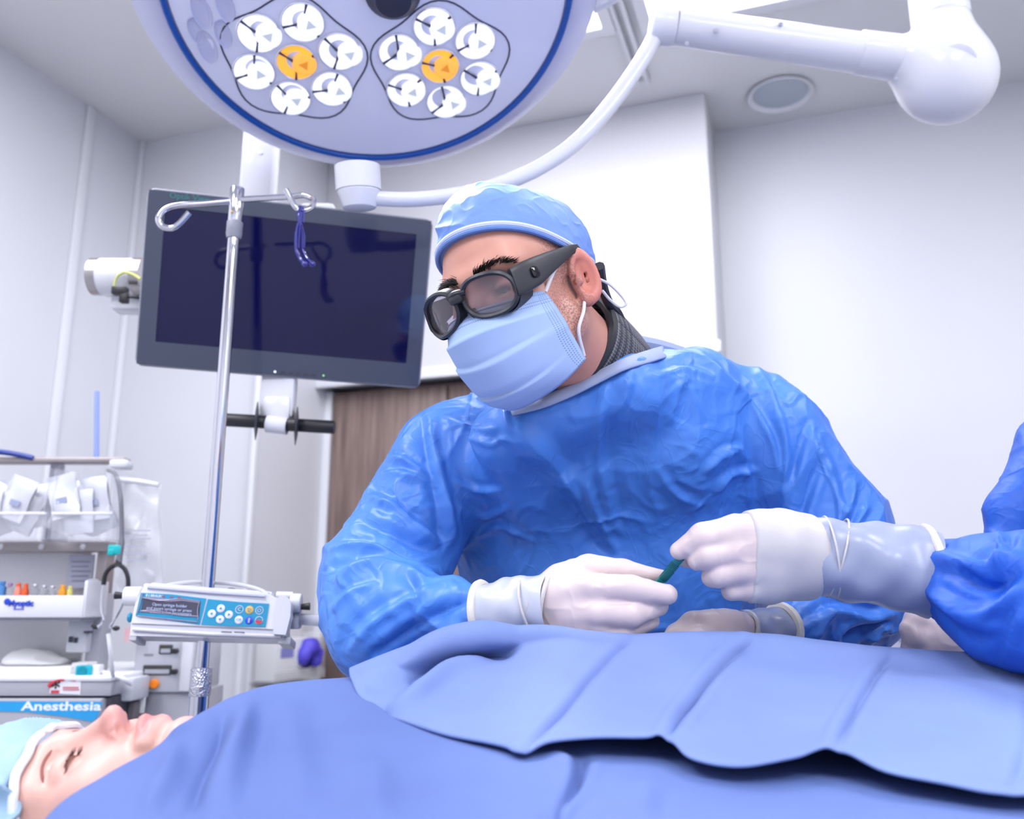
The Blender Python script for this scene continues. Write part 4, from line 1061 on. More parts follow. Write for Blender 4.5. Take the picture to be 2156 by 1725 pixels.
def head_axes(yaw, pitch, roll):
    x = np.array([-1.0, 0, 0]); y = np.array([0, -1.0, 0]); z = np.array([0, 0, 1.0])
    y, z = math.cos(pitch) * y - math.sin(pitch) * z, math.sin(pitch) * y + math.cos(pitch) * z
    x, z = math.cos(roll) * x - math.sin(roll) * z, math.sin(roll) * x + math.cos(roll) * z
    Rz = np.array([[math.cos(-yaw), -math.sin(-yaw), 0], [math.sin(-yaw), math.cos(-yaw), 0], [0, 0, 1]])
    return Rz @ np.stack([x, y, z], 1)
def head_sdf(female=False):
    b = Blob(); ns = .78 if female else 1.0
    b.u(sd_ell((0, -.012, .050), (.077, .098, .084)))
    b.u(sd_ell((0, .028, -.018), (.062, .068, .092)), .03)
    b.u(sd_ell((0, .046, .048), (.060, .052, .056)), .03)
    for s in (-1, 1):
        b.u(sd_cone((s * .052, .006, -.048), (s * .018, .074 if not female else .066, -.098), .022, .016 if not female else .013), .03)
        b.u(sd_ell((s * .043, .062, -.014), (.024, .026, .026)), .025)
        b.u(sd_cone((s * .045, .078, .036), (s * .012, .096, .032), .011, .010), .018)
        b.cut(sd_ell((s * .033, .106, .012), (.020, .018, .014)), .016)
        b.u(sd_ell((s * .033, .080, .010), (.0145, .0145, .0135)), .006)
        if not female: b.cut(sd_ell((s * .033, .096, .0055), (.0125, .0100, .0040)), .003)
    b.u(sd_ell((0, .082, -.098), (.022, .018, .018)) if not female else sd_ell((0, .076, -.096), (.018, .015, .015)), .025)
    # nose
    ny = -.006 if female else 0
    b.u(sd_cone((0, .094, .022), (0, .116 + ny, -.022), .0075 * ns, .0095 * ns), .014)
    b.u(sd_ell((0, .117 + ny, -.026), (.0115 * ns, .0115 if female else .0125, .0105 * ns)), .008)
    for s in (-1, 1):
        if female:
            b.u(sd_ell((s * .0095, .1000, -.0295), (.0066, .0100, .0078)), .006)
            b.cut(sd_ell((s * .0105, .1020, -.0355), (.0044, .0066, .0058)), .0015)
        else:
            b.u(sd_ell((s * .0125, .105, -.031), (.0085, .0125, .0090)), .007)
            b.cut(sd_ell((s * .0085, .109, -.0375), (.0050, .0085, .0058)), .003)
    # lips
    ly = -.0035 if female else 0
    b.u(sd_cone((-.021, .090, -.060), (0, .103 + ly, -.0565), .0055, .0070 if not female else .0050), .012)
    b.u(sd_cone((.021, .090, -.060), (0, .103 + ly, -.0565), .0055, .0070 if not female else .0050), .012)
    b.u(sd_cone((-.018, .088, -.0685), (.018, .088, -.0685), .006 if not female else .0045, .006 if not female else .0045), .010)
    b.u(sd_ell((0, .097 + ly, -.0690), (.017, .0085 if not female else .0060, .0065)), .010)
    b.cut(sd_cone((-.024, .100, -.0632), (.024, .100, -.0632), .0014, .0014), .003)
    # ears
    for s in (-1, 1):
        n = nrm((s * 1.0, .55, .05))
        M = frame(n, (0, 1, 0))
        c = np.array([s * .0825, -.012, -.002])
        b.u(sd_ell(c, (.0185, .0325, .0065), M), .006)
        b.u(sd_torus(c + n * .0045, n, .0152, .0046, 1.85, (0, 1, 0)), .003)
        b.u(sd_ell(c + np.array([0, .008, -.028]), (.0065, .009, .010)), .006)
        b.cut(sd_ell(c + n * .0075 + np.array([0, .003, -.001]), (.0112, .0215, .0095), M), .003)
        b.u(sd_cone(c + n * .0015 + np.array([0, -.004, .012]), c + n * .0015 + np.array([0, -.006, -.010]), .0030, .0026), .005)
        b.u(sd_ell(c + np.array([s * .002, .015, -.004]), (.005, .005, .007)), .004)
    return b
def skin_attrs(L, ear=1.0, bd=1.0):
    x, y, z = L.T
    sm = lambda v, a, b: np.clip((v - a) / (b - a), 0, 1)
    beard = bd * sm(-z, -.004, .03) * sm(y, -.02, .02) * .8
    side = bd * .55 * sm(np.abs(x), .055, .066) * sm(y, -.012, .004) * (1 - sm(y, .03, .05)) * sm(z, -.03, .0)
    red = ear * np.clip(sm(np.abs(x), .076, .084) * sm(-y, -.012, .0), 0, 1) * .5
    lips = (np.exp(-((z + .062) / .0095) ** 2) * sm(y, .087, .093) * (1 - sm(np.abs(x), .018, .026))) * (0.75 if bd == 0 else .4)
    nose = np.exp(-(((y - .117) / .02) ** 2 + ((z + .03) / .018) ** 2)) * .3
    return dict(beard=np.maximum(beard, side), red=np.clip(red + lips + nose, 0, 1))
CAPF = Blob().u(sd_ell((0, -.014, .052), (.084, .106, .092))).u(sd_ell((0, .046, .050), (.067, .060, .066)), .03).u(sd_ell((.012, .028, .112), (.045, .048, .036)), .035).u(sd_ell((0, -.075, .045), (.062, .045, .062)), .04)
def cap_rim(y):
    return .036 + .50 * y + .22 * np.maximum(-y - .03, 0)
def make_cap(hf, c, HM, S, disp_seed=0.0):
    cb = Blob(); cb.ops = list(CAPF.ops)
    cb.clip(lambda Q: (cap_rim(Q[:, 1]) - Q[:, 2]) / 1.127, .006)
    def dsp(V, g):
        W = warp(V + disp_seed, 18, .02)
        fold = ridged(W * np.array([26, 10, 22]) + 3, 3) * .0042 + ridged(warp(V, 40, .008) * 55, 2) * .0016
        return (fold - .0035) * np.clip((V[:, 2] - cap_rim(V[:, 1])) / .025, .12, 1)
    V, Fq = implicit(cb, (-.12, -.16, -.07), (.12, .13, .18), .006, 2, dsp)
    return (c + S * V @ HM.T, Fq)
def cap_edge(c, HM, S, off, r, lift=.0005):
    a = np.linspace(0, 2 * PI, 80, endpoint=False); rr = np.full(80, .17)
    for _ in range(60):
        y = -.01 + rr * np.cos(a)
        Q = np.stack([rr * np.sin(a), y, cap_rim(y) + off], 1)
        rr = rr - (CAPF(Q) - lift) * .7
    return tube(c + S * Q @ HM.T, r * S, 8, True)
def make_mask(c, HM, S):
    nu, nv = 61, 49
    u = np.linspace(-1, 1, nu)[:, None]; v = np.linspace(0, 1, nv)[None, :]
    th = u * PI / 2
    yf = np.interp(v[0], [0, .12, .28, .5, .75, .92, 1], [.112, .129, .140, .139, .129, .107, .079])[None]
    zf = np.interp(v[0], [0, .15, .5, .8, 1], [-.004, -.018, -.060, -.108, -.131])[None]
    xs = np.interp(v[0], [0, .3, .6, 1], [.068, .072, .072, .062])[None]
    ys = np.interp(v[0], [0, .35, .65, 1], [.060, .050, .040, .010])[None]
    zs = np.interp(v[0], [0, .5, 1], [-.010, -.046, -.098])[None]
    ct = np.abs(np.cos(th))
    pl_ = v * 3.6; saw = (pl_ - np.floor(pl_))
    amp = .0065 * ct ** .6 * np.clip(np.minimum(v / .15, (1 - v) / .12), 0, 1)
    puff = .004 * ct * np.sin(PI * v)
    d = amp * (1 - saw) ** 1.5 - amp * .5 + puff
    x = xs * np.sin(th) * (1 + d * 2); y = ys + (yf - ys + d) * ct ** .85
    z = zs + (zf - zs) * ct ** 1.1 + .0015 * np.sin(th * 3 + v * 9)
    G = np.stack([x + 0 * v, y, z], -1)
    V, Fq = gridmesh(G)
    uv = np.stack(np.broadcast_arrays((u + 1) / 2, v), -1).reshape(-1, 2)
    return (c + S * V @ HM.T, Fq), uv, G
def mask_dots(m):                    # stitched dot rows along the borders, printed on the mask
    tc = nd(m, 'ShaderNodeTexCoord'); sp = nd(m, 'ShaderNodeSeparateXYZ'); lk(m, tc.outputs['UV'], sp.inputs[0])
    def mt(op, a, b=None, cc=None):
        n = nd(m, 'ShaderNodeMath'); n.operation = op
        for i, v in enumerate((a, b, cc)):
            if v is None: continue
            if isinstance(v, (int, float)): n.inputs[i].default_value = v
            else: lk(m, v, n.inputs[i])
        return n.outputs[0]
    U, V = sp.outputs[0], sp.outputs[1]
    ue = mt('MINIMUM', U, mt('SUBTRACT', 1.0, U))
    def dots(a, fa, b, fb, th):
        pa = mt('SUBTRACT', mt('FRACT', mt('MULTIPLY', a, fa)), .5); pb = mt('SUBTRACT', mt('FRACT', mt('MULTIPLY', b, fb)), .5)
        return mt('LESS_THAN', mt('ADD', mt('MULTIPLY', pa, pa), mt('MULTIPLY', pb, pb)), th)
    def band(a, lo, hi): return mt('MULTIPLY', mt('GREATER_THAN', a, lo), mt('LESS_THAN', a, hi))
    side = mt('MULTIPLY', band(ue, .012, .075), dots(U, 64, V, 42, .06))
    top = mt('MULTIPLY', mt('ADD', band(V, .035, .055), mt('ADD', band(V, .115, .135), band(V, .155, .175))), dots(U, 80, V, 50, .10))
    fac = mt('MINIMUM', mt('ADD', side, top), 1.0)
    x = nd(m, 'ShaderNodeMix'); x.data_type = 'RGBA'; lk(m, mt('MULTIPLY', fac, .7), x.inputs[0])
    x.inputs[6].default_value = (*srgb(170, 195, 242), 1); x.inputs[7].default_value = (*srgb(70, 108, 168), 1)
    lk(m, x.outputs[2], bsdf(m).inputs['Base Color'])
mask_dots(M_mask)
def ring2(a, b, n=40, p=2.4):
    t = np.linspace(0, 2 * PI, n, endpoint=False)
    return np.stack([a * np.sign(np.cos(t)) * np.abs(np.cos(t)) ** (2 / p), b * np.sign(np.sin(t)) * np.abs(np.sin(t)) ** (2 / p)], 1)
def loft(rings, closed=False):
    n = len(rings[0]); V = np.concatenate(rings); F = []
    for i in range(len(rings) if closed else len(rings) - 1):
        j = (i + 1) % len(rings)
        for k in range(n): l = (k + 1) % n; F.append((i * n + k, i * n + l, j * n + l, j * n + k))
    if not closed: F.append(tuple(range(n - 1, -1, -1))); F.append(tuple((len(rings) - 1) * n + k for k in range(n)))
    return V, F
def make_glasses(parent, c, HM, S):
    T = lambda VF: (c + S * np.asarray(VF[0]) @ HM.T, VF[1])
    g = put('glasses', T(join(box((.018, .010, .010), (0, .1375, .012), None, .003), tube(spline([(-.012, .134, .017), (0, .1385, .0185), (.012, .134, .017)], 4), .0042, 8))), M_frame, parent, label='black wraparound safety glasses')
    for s in (-1, 1):
        n = nrm((s * .30, 1, -.12)); M = frame(n, (1, 0, 0))
        o = np.array([s * .0375, .1270, .004])
        sk = lambda R2: np.c_[R2[:, 0], R2[:, 1] + .10 * s * -R2[:, 0] * (-1), np.zeros(len(R2))]
        outer, inner = sk(ring2(.0348, .0265)), sk(ring2(.0298, .0212))
        z = np.array([0, 0, 1.0])
        curve = lambda Rr, dz: (Rr + z * (dz - (Rr[:, :1] ** 2) * 4.5 * z)) @ M.T + o
        put('rim', T(loft([curve(inner, .003), curve((outer + inner) / 2, .0052), curve(outer, .003), curve(outer * 1.02, -.008), curve(inner * 1.04, -.008)], True)), M_frame, g)
        lens = [curve(inner * k, -.001 + .0012 * (1 - k)) for k in (1.03, .7, .35, .02)]
        lensb = [curve(inner * k, -.0024 + .0012 * (1 - k)) for k in (.02, .35, .7, 1.03)]
        put('lens', T(loft(lens + lensb, True)), M_lensg, g)
        # brow shield running back to the forehead
        tp = outer[[k for k in range(40) if outer[k, 1] > .006]]
        tp = tp[np.argsort(tp[:, 0])]
        a_ = curve(tp, .001); bk_ = a_ + np.array([0, -.030, .003]); bk_[:, 0] *= .98
        put('brow_shield', T(gridmesh(np.stack([a_, bk_, bk_ + [0, 0, -.002], a_ + [0, 0, -.002]], 1))), M_frame, g)
        sec = [((.0660, .1150, .007), .0165, .004), ((.0745, .1010, .010), .0175, .004), ((.0800, .0800, .0140), .0165, .0028), ((.0830, .0500, .0215), .0125, .0024), ((.0850, .0200, .028), .0085, .0022), ((.0855, .0000, .0325), .0062, .0022), ((.0850, -.0160, .0335), .0056, .0026), ((.0830, -.0290, .024), .0056, .003), ((.0810, -.0350, .006), .0045, .003), ((.080, -.037, -.006), .003, .002)]
        rings = []
        for (x, y, zz), hh, tt in sec:
            rr = ring2(tt, hh, 16, 4)
            rings.append(np.stack([s * (x + rr[:, 0]), np.full(16, y) + rr[:, 0] * .4, zz + rr[:, 1]], 1))
        tm = put('temple', T(loft(rings)), M_frame, g)
        w = ring2(.0085, .0068, 20, 3)
        put('side_window', T(loft([np.stack([np.full(20, s * .0825), .0870 + w[:, 0], .0125 + w[:, 1]], 1), np.stack([np.full(20, s * .0832), .0870 + w[:, 0] * .8, .0125 + w[:, 1] * .8], 1)])), mat('window_smoke', srgb(16, 16, 20), .1), tm)
    return g
def brow_hairs(c, HM, S, hf, n=170, seed=1, col=None):
    rg = np.random.default_rng(seed); parts = []; roots = []; ts = []
    for s in (-1, 1):
        for _ in range(n):
            t = rg.uniform(0, 1)
            roots.append((s * (.012 + .046 * t), .12, .034 + .006 * math.sin(t * 2.4) - .010 * max(0, t - .6) + rg.normal(0, .0026 * (1 - .5 * t)))); ts.append((s, t))
    for p, (s, t) in zip(settle(hf, roots), ts):
        dr = nrm((s * (.5 + .5 * t), .25, .55 * (1 - t) - .1 + rg.normal(0, .12)))
        L = rg.uniform(.006, .010)
        parts.append(tube([p - [0, .001, 0], p + dr * L * .5 + [0, .0006, 0], p + dr * L], [.00045, .00035, .0001], 3, cap=False))
    V, F = join(*parts)
    return c + S * V @ HM.T, F
def eyes(parent, c, HM, S):
    for s in (-1, 1):
        o = np.array([s * .033, .0790, .010])
        e = put('eyeball', xf(sphere(o, .0125, 20, 12), S * HM, c), mat('eye_white', srgb(222, 214, 214), .2), parent)
        g = nrm((.1, 1, -.30))
        put('iris', xf(lathe([(.0056, .0112), (.0050, .0119), (.0004, .0127)], o, frame(g), 20), S * HM, c), mat('iris_dark', srgb(44, 30, 26), .1, coat=1.0), e)
def glove_finger(b, pts, k=.009):
    Q = [(B(x, y, D), r * D / FPX) for x, y, D, r in pts]
    for (a, ra), (c_, rc) in zip(Q[:-1], Q[1:]):
        b.u(sd_cone(a, c_, ra, rc), k)
        k = .0035
def bounds(pts, pad=.06):
    Q = np.array([B(x, y, D) for x, y, D, *_ in pts]); return Q.min(0) - pad, Q.max(0) + pad
def cuff_ring(a, b, ra, rb, n=14, seed=0, amp=.0016, taper=0.0):
    a = np.asarray(a); b = np.asarray(b); M = frame(b - a, (0, 0, 1) if abs(nrm(b - a)[2]) < .9 else (1, 0, 0)); L = np.linalg.norm(b - a)
    G = np.zeros((33, n, 3)); t = np.linspace(0, 1, n); an = np.linspace(0, 2 * PI, 33)
    for j in range(n):
        r = ra + (rb - ra) * t[j]
        wv = amp * (np.sin(an * 3 + t[j] * 5 + seed) * np.sin(t[j] * 14 + seed * 2) + .6 * np.sin(an * 5 - t[j] * 9 + seed))
        wv[-1] = wv[0]
        G[:, j] = a + (M @ np.stack([(r + wv) * np.cos(an), (r + wv) * np.sin(an), np.full(33, L * t[j])])).T
    return gridmesh(G)
def torus_at(c, n, Rr, r, sq=1.0, xh=(0, 0, 1)):
    M = frame(n, xh)
    return tube([c + M @ np.array([Rr * math.cos(a), Rr * sq * math.sin(a), 0]) for a in np.linspace(0, 2 * PI, 40, endpoint=False)], r, 8, True)
def fold_disp(folds, V, g):
    """raised and sunken folds: each (points in the picture, width, height) sculpts the cloth along that line where it faces the viewer"""
    out = np.zeros(len(V)); q = V - EYEP; d = q @ ez
    x = CX + FPX * (q @ ex) / d; y = CY - FPX * (q @ ey) / d
    face = np.clip((-(g * (q / np.linalg.norm(q, axis=1)[:, None])).sum(1) + .1) / .3, 0, 1)
    for pts, w, a in folds:
        p = spline([(u, v) for u, v in pts], 5); m = len(p) - 1
        sel = (x > p[:, 0].min() - 4 * w) & (x < p[:, 0].max() + 4 * w) & (y > p[:, 1].min() - 4 * w) & (y < p[:, 1].max() + 4 * w)
        if not sel.any(): continue
        xs, ys = x[sel], y[sel]; best = np.full(len(xs), 1e9); sd = np.zeros(len(xs)); tt = np.zeros(len(xs))
        for i in range(m):
            ax_, ay_ = p[i]; bx_, by_ = p[i + 1] - p[i]; L2 = bx_ * bx_ + by_ * by_ + 1e-9
            t = np.clip(((xs - ax_) * bx_ + (ys - ay_) * by_) / L2, 0, 1)
            dx, dy = xs - ax_ - t * bx_, ys - ay_ - t * by_
            dd = np.hypot(dx, dy); up = dd < best
            best = np.where(up, dd, best); sd = np.where(up, np.sign(dx * by_ - dy * bx_) * dd, sd); tt = np.where(up, (i + t) / m, tt)
        u = sd / w
        tap = np.clip(np.minimum(tt, 1 - tt) / .25, 0, 1) ** .7
        out[sel] += a * tap * face[sel] * (np.exp(-np.abs(u) ** 1.5) - .55 * np.exp(-((u - 1.5) / 1.0) ** 2))
    return out
# ------------------------------------------------------------------ the surgeon
HS = .955
HC = B(1106, 627, 1.07)
HM = head_axes(math.radians(37), math.radians(22), math.radians(7))
surg = thing('person', 'person in blue gown, cap, mask and black glasses leaning over the patient', 'person', [0.16, 1.32, 0])
hs = head_sdf()
L_of = lambda Pw: HM.T @ (np.asarray(Pw) - HC) / HS
nb0, nb1 = L_of(B(1290, 830, 1.22)), L_of(B(1330, 1000, 1.32))
bodyf = Blob(); bodyf.ops = list(hs.ops)
bodyf.u(sd_cone((0, -.028, -.045), nb0, .060, .066), .03)
bodyf.u(sd_cone(nb0, nb1, .064, .10), .04)
lo = np.minimum(np.array([-.12, -.13, -.15]), np.minimum(nb0, nb1) - .11); hi = np.maximum(np.array([.12, .15, .16]), np.maximum(nb0, nb1) + .11)
V, Fq = implicit(bodyf, lo, hi, .0082, 2)
put('body', (HC + HS * V @ HM.T, Fq), M_skin, surg, sharp=180, attrs=skin_attrs(V))
put('eyebrows', brow_hairs(HC, HM, HS, hs, 330), mat('hair_black', srgb(26, 22, 24), .6), surg, kind='stuff', sharp=None)
eyes(surg, HC, HM, HS)
cap = put('surgical_cap', make_cap(hs, HC, HM, HS), M_cap, surg, sharp=180, label='light blue surgical cap')
put('cap_band', cap_edge(HC, HM, HS, .007, .0036, -.0012), M_band, cap)
put('cap_hem', cap_edge(HC, HM, HS, .001, .0030, -.0012), M_cap, cap)
mk_, uv, MG = make_mask(HC, HM, HS)
mask = put('face_mask', mk_, M_mask, surg, sharp=180, uv=uv, label='pleated light blue face mask')
md = mask.modifiers.new('thickness', 'SOLIDIFY'); md.thickness = .0012; md.offset = 0
H2W = lambda p: HC + HS * HM @ np.asarray(p)
put('nose_strip', tube([H2W(p) for p in MG[8:-8:3, 2]], .0022, 6), M_mask, mask)
for s in (-1, 1):
    cs = MG[0 if s < 0 else -1]
    put('ear_loop', tube(spline([H2W(cs[1]), H2W((s * .078, .040, .012)), H2W((s * .0805, .018, .022)), H2W((s * .078, .004, .030)), H2W((s * .076, -.014, .026))], 6), .0021, 8), M_loop, mask)
    put('ear_loop', tube(spline([H2W(cs[-3]), H2W((s * .073, .024, -.065)), H2W((s * .0805, .012, -.045)), H2W((s * .0815, .000, -.030)), H2W((s * .079, -.020, -.018))], 6), .0021, 8), M_loop, mask)
make_glasses(surg, HC, HM, HS)
# tie behind the ear, strap of the collar
put('mask_tie', tube(spline([B(1262, 588, 1.06), B(1285, 600, 1.08), B(1310, 625, 1.09), B(1318, 640, 1.09), B(1305, 646, 1.09), B(1285, 632, 1.08), B(1268, 612, 1.07)], 6), .0018, 8), M_loop, surg)
put('glasses_strap', tube(spline([B(1262, 560, 1.06), B(1268, 600, 1.09), B(1280, 635, 1.11), B(1300, 660, 1.14), B(1312, 690, 1.15)], 6), [.0065] * 25, 8), M_collar, surg)
# lead collar round the neck
NB, NT = B(1288, 826, 1.232), B(1194, 722, 1.145)
ax = nrm(NT - NB); MN = frame(ax, (1, 0, 0)); G = np.zeros((61, 12, 3)); an = np.linspace(0, 2 * PI, 61)
for j in range(12):
    t = j / 11; r = .074 - .006 * t + .003 * math.sin(PI * t)
    cc = NB + (NT - NB) * (t * 1.0)
    lift = .006 * t * np.cos(an - math.radians(35))
    G[:, j] = cc + (MN @ np.stack([r * np.cos(an), r * 1.02 * np.sin(an), lift])).T
uvc = np.stack(np.meshgrid(np.linspace(0, 1, 61), np.linspace(0, 1, 12), indexing='ij'), -1).reshape(-1, 2)
M_mesh = mat('collar_mesh', srgb(44, 44, 54), .5)
tc = nd(M_mesh, 'ShaderNodeTexCoord'); bt = nd(M_mesh, 'ShaderNodeTexBrick'); mp = nd(M_mesh, 'ShaderNodeMapping'); mp.inputs['Scale'].default_value = (110, 22, 1)
bt.inputs['Color1'].default_value = (*srgb(62, 62, 72), 1); bt.inputs['Color2'].default_value = (*srgb(70, 70, 80), 1); bt.inputs['Mortar'].default_value = (*srgb(150, 150, 158), 1)
bt.inputs['Scale'].default_value = 1.0; bt.inputs['Mortar Size'].default_value = .07; bt.offset = 0; bt.inputs['Brick Width'].default_value = 1.0; bt.inputs['Row Height'].default_value = 1.0
lk(M_mesh, tc.outputs['UV'], mp.inputs[0]); lk(M_mesh, mp.outputs[0], bt.inputs['Vector']); lk(M_mesh, bt.outputs[0], bsdf(M_mesh).inputs['Base Color'])
col = put('neck_collar', gridmesh(G), M_mesh, surg, sharp=180, uv=uvc, label='black lead collar with grey mesh panel')
md = col.modifiers.new('thickness', 'SOLIDIFY'); md.thickness = .006; md.offset = 1
put('collar_rim', tube(G[:-1, 11], .0075, 8, True), M_collar, col)
put('collar_band', join(*[tube(G[:-1, j] + 0.0, .0065, 8, True) for j in (8, 9, 10)]), M_collar, col)
tb = B(1306, 710, 1.165)
put('collar_tab', implicit(Blob().u(sd_ell(tb, (.014, .018, .020))).u(sd_ell(B(1318, 730, 1.15), (.009, .018, .012)), .01).u(sd_cone(B(1282, 672, 1.15), tb, .007, .012), .01), tb - .06, tb + .07, .005, 1), M_collar, col, sharp=180)

# gown
gw = Blob()
g = lambda x, y, D, r: (B(x, y, D), r * D / FPX)
def gc(a, b_, k): (p, rp), (q, rq) = g(*a), g(*b_); gw.u(sd_cone(p, q, rp, rq), k)
gw.u(sd_ell(B(1295, 1090, 1.33), (.245, .135, .24)))
gc((1000, 950, 1.31, 110), (1560, 900, 1.31, 125), .08)
gc((1320, 820, 1.14, 66), (1460, 820, 1.25, 84), .05)
gc((1060, 918, 1.135, 62), (1320, 822, 1.125, 64), .04)
gc((1100, 990, 1.215, 90), (1400, 950, 1.22, 110), .08)
gw.u(sd_ell(B(1290, 1420, 1.38), (.25, .16, .36)), .08)
zlow = .34
gw.u(sd_cone(B(1290, 1500, 1.40), (B(1290, 1500, 1.40) * [1, 1, 0]) + [0, .0, zlow + .25], .21, .25), .08)
gc((940, 965, 1.28, 108), (812, 1215, 1.18, 122), .028)            # his right arm
gc((800, 1225, 1.17, 124), (815, 1330, 1.09, 112), .03)
gc((812, 1290, 1.11, 118), (1010, 1290, 1.00, 47), .03)
gc((1625, 930, 1.29, 118), (1752, 1120, 1.25, 112), .028)          # his left arm
gc((1752, 1120, 1.25, 112), (1778, 1250, 1.19, 118), .03)
gc((1782, 1262, 1.18, 112), (1650, 1328, 1.05, 44), .03)
gw.clip(lambda Q: zlow - Q[:, 2], .01)
FOLDS = [
    ([(885, 865), (893, 940), (915, 1030), (930, 1110), (940, 1190)], 13, -.006), ([(905, 870), (915, 960), (940, 1060), (955, 1150)], 12, .004),
    ([(1590, 775), (1632, 860), (1655, 960), (1652, 1090)], 10, .006), ([(1470, 752), (1560, 830), (1620, 920), (1640, 1000)], 9, .005), ([(1700, 880), (1680, 960), (1655, 1030)], 9, -.005),
    ([(1000, 880), (1080, 960), (1180, 1050), (1250, 1130), (1290, 1180)], 26, -.007), ([(1050, 870), (1160, 970), (1220, 1060)], 22, .005),
    ([(1278, 800), (1262, 880), (1258, 960), (1280, 1060), (1285, 1150)], 15, .005), ([(1235, 955), (1240, 1040), (1275, 1130), (1300, 1165)], 11, .005), ([(1180, 990), (1215, 1050), (1265, 1150)], 9, .004),
    ([(960, 905), (1030, 935), (1055, 925), (1090, 935)], 8, .004), ([(930, 880), (990, 900), (1050, 905)], 8, .003), ([(1000, 830), (1060, 860), (1070, 930)], 9, .003),
    ([(1330, 760), (1320, 830), (1290, 880)], 10, .003), ([(1440, 770), (1420, 850), (1410, 900)], 12, .003), ([(1380, 790), (1450, 780), (1500, 800)], 8, .004),
    ([(950, 1010), (1010, 1035), (1060, 1030)], 8, .0035), ([(960, 1060), (1020, 1090), (1080, 1060)], 8, .003), ([(1000, 1130), (1060, 1110), (1130, 1140)], 8, .003),
    ([(1480, 1000), (1520, 960), (1560, 940)], 10, .004), ([(1500, 1040), (1540, 1000), (1600, 990)], 9, .0035), ([(1380, 980), (1420, 1040), (1480, 1070)], 10, .0035), ([(1550, 900), (1570, 1000), (1575, 1080)], 12, .004),
    # his right sleeve
    ([(770, 1040), (830, 1070), (880, 1110), (940, 1150)], 11, .006), ([(800, 1000), (850, 1000), (900, 1020)], 9, .005), ([(750, 1090), (840, 1130), (930, 1170)], 13, -.006), ([(815, 960), (860, 975), (910, 1010)], 8, .005),
    ([(690, 1160), (760, 1150), (850, 1180), (940, 1210)], 10, .007), ([(700, 1230), (770, 1190), (850, 1200), (900, 1230)], 12, .007), ([(850, 1200), (880, 1260), (860, 1330)], 13, -.005),
    ([(730, 1380), (790, 1310), (880, 1260), (960, 1225)], 14, .006), ([(760, 1400), (860, 1330), (960, 1270), (1000, 1250)], 14, -.007), ([(800, 1420), (880, 1380), (980, 1310)], 14, .006), ([(700, 1290), (740, 1250), (800, 1230)], 9, .004),
    # his left sleeve
    ([(1690, 900), (1740, 980), (1770, 1060), (1790, 1100)], 12, .006), ([(1730, 960), (1700, 1040), (1680, 1100)], 12, -.006), ([(1800, 1010), (1790, 1070), (1760, 1110)], 10, .006), ([(1830, 1060), (1800, 1110), (1780, 1150)], 9, .005),
    ([(1660, 1270), (1720, 1240), (1800, 1250), (1880, 1290)], 12, .008), ([(1690, 1330), (1750, 1290), (1830, 1300), (1895, 1290)], 12, .008), ([(1700, 1360), (1730, 1310), (1740, 1280)], 8, .006), ([(1760, 1370), (1800, 1330), (1860, 1320)], 10, -.006), ([(1820, 1370), (1850, 1330), (1880, 1320)], 8, .005),
]
def gown_disp(V, gr):
    W = warp(V, 9, .035)
    big = (ridged(W * np.array([11, 11, 5]) + 5, 2.5) - .4) * .005
    fine = (ridged(warp(V, 30, .012) * np.array([30, 30, 22]), 3) - .3) * .0015
    thin = ridged(warp(V, 7, .05) * np.array([9, 9, 7]) + 17, 9) * .0035
    return 1.4 * fold_disp(FOLDS, V, gr) + big + fine + thin
V, Fq = implicit(gw, (-.36, .88, .30), (.64, 1.62, 1.56), .0125, 2, gown_disp)
gown = put('surgical_gown', (V, Fq), M_gown, surg, sharp=180, label='crumpled blue surgical gown')
def gsurf(pts, off=.003, f=gw):
    out = []
    for x, y in pts:
        p = ray_hit(f, x, y); out.append(p + nrm(EYEP - p) * off)
    return np.array(out)
# neckline binding
nx_ = [(1075, 866), (1140, 850), (1200, 826), (1258, 797), (1318, 768), (1372, 750), (1400, 742)]
mid = gsurf(nx_, .010); low = gsurf([(x + 3, y + 8) for x, y in nx_], .010)
top = np.array([B(x - 4, y - 14, (m - EYEP) @ ez + .006) for (x, y), m in zip(nx_, mid)])
rib = np.stack([spline(top, 6), spline(mid, 6), spline(low, 6)], 1)
o = put('neck_binding', gridmesh(rib), mat('binding_pale', srgb(164, 178, 218), .6), gown, sharp=180)
md = o.modifiers.new('t', 'SOLIDIFY'); md.thickness = .003; md.offset = 1
nr_ = [B(1336, 722, 1.185), B(1385, 732, 1.21), B(1432, 746, 1.235)]
put('neck_binding', tube(spline(nr_, 5), [.012] * 11, 8), MATS['binding_pale'], gown)
# trousers and shoes under the gown
bx_, by_ = B(1290, 1500, 1.40)[:2]
for s in (-1, 1):
    put('trouser_leg', tube([[bx_ + s * .10, by_, .62], [bx_ + s * .11, by_, .35], [bx_ + s * .12, by_, .06]], [.085, .075, .065], 16), M_gown2, surg)
    put('shoe', implicit(Blob().u(sd_cone((bx_ + s * .12, by_ + .06, .05), (bx_ + s * .13, by_ - .14, .04), .05, .042), .01).clip(lambda Q: -Q[:, 2], .004), (bx_ + s * .12 - .08, by_ - .22, -.02), (bx_ + s * .12 + .09, by_ + .14, .12), .012, 1), M_dark, surg, sharp=180)

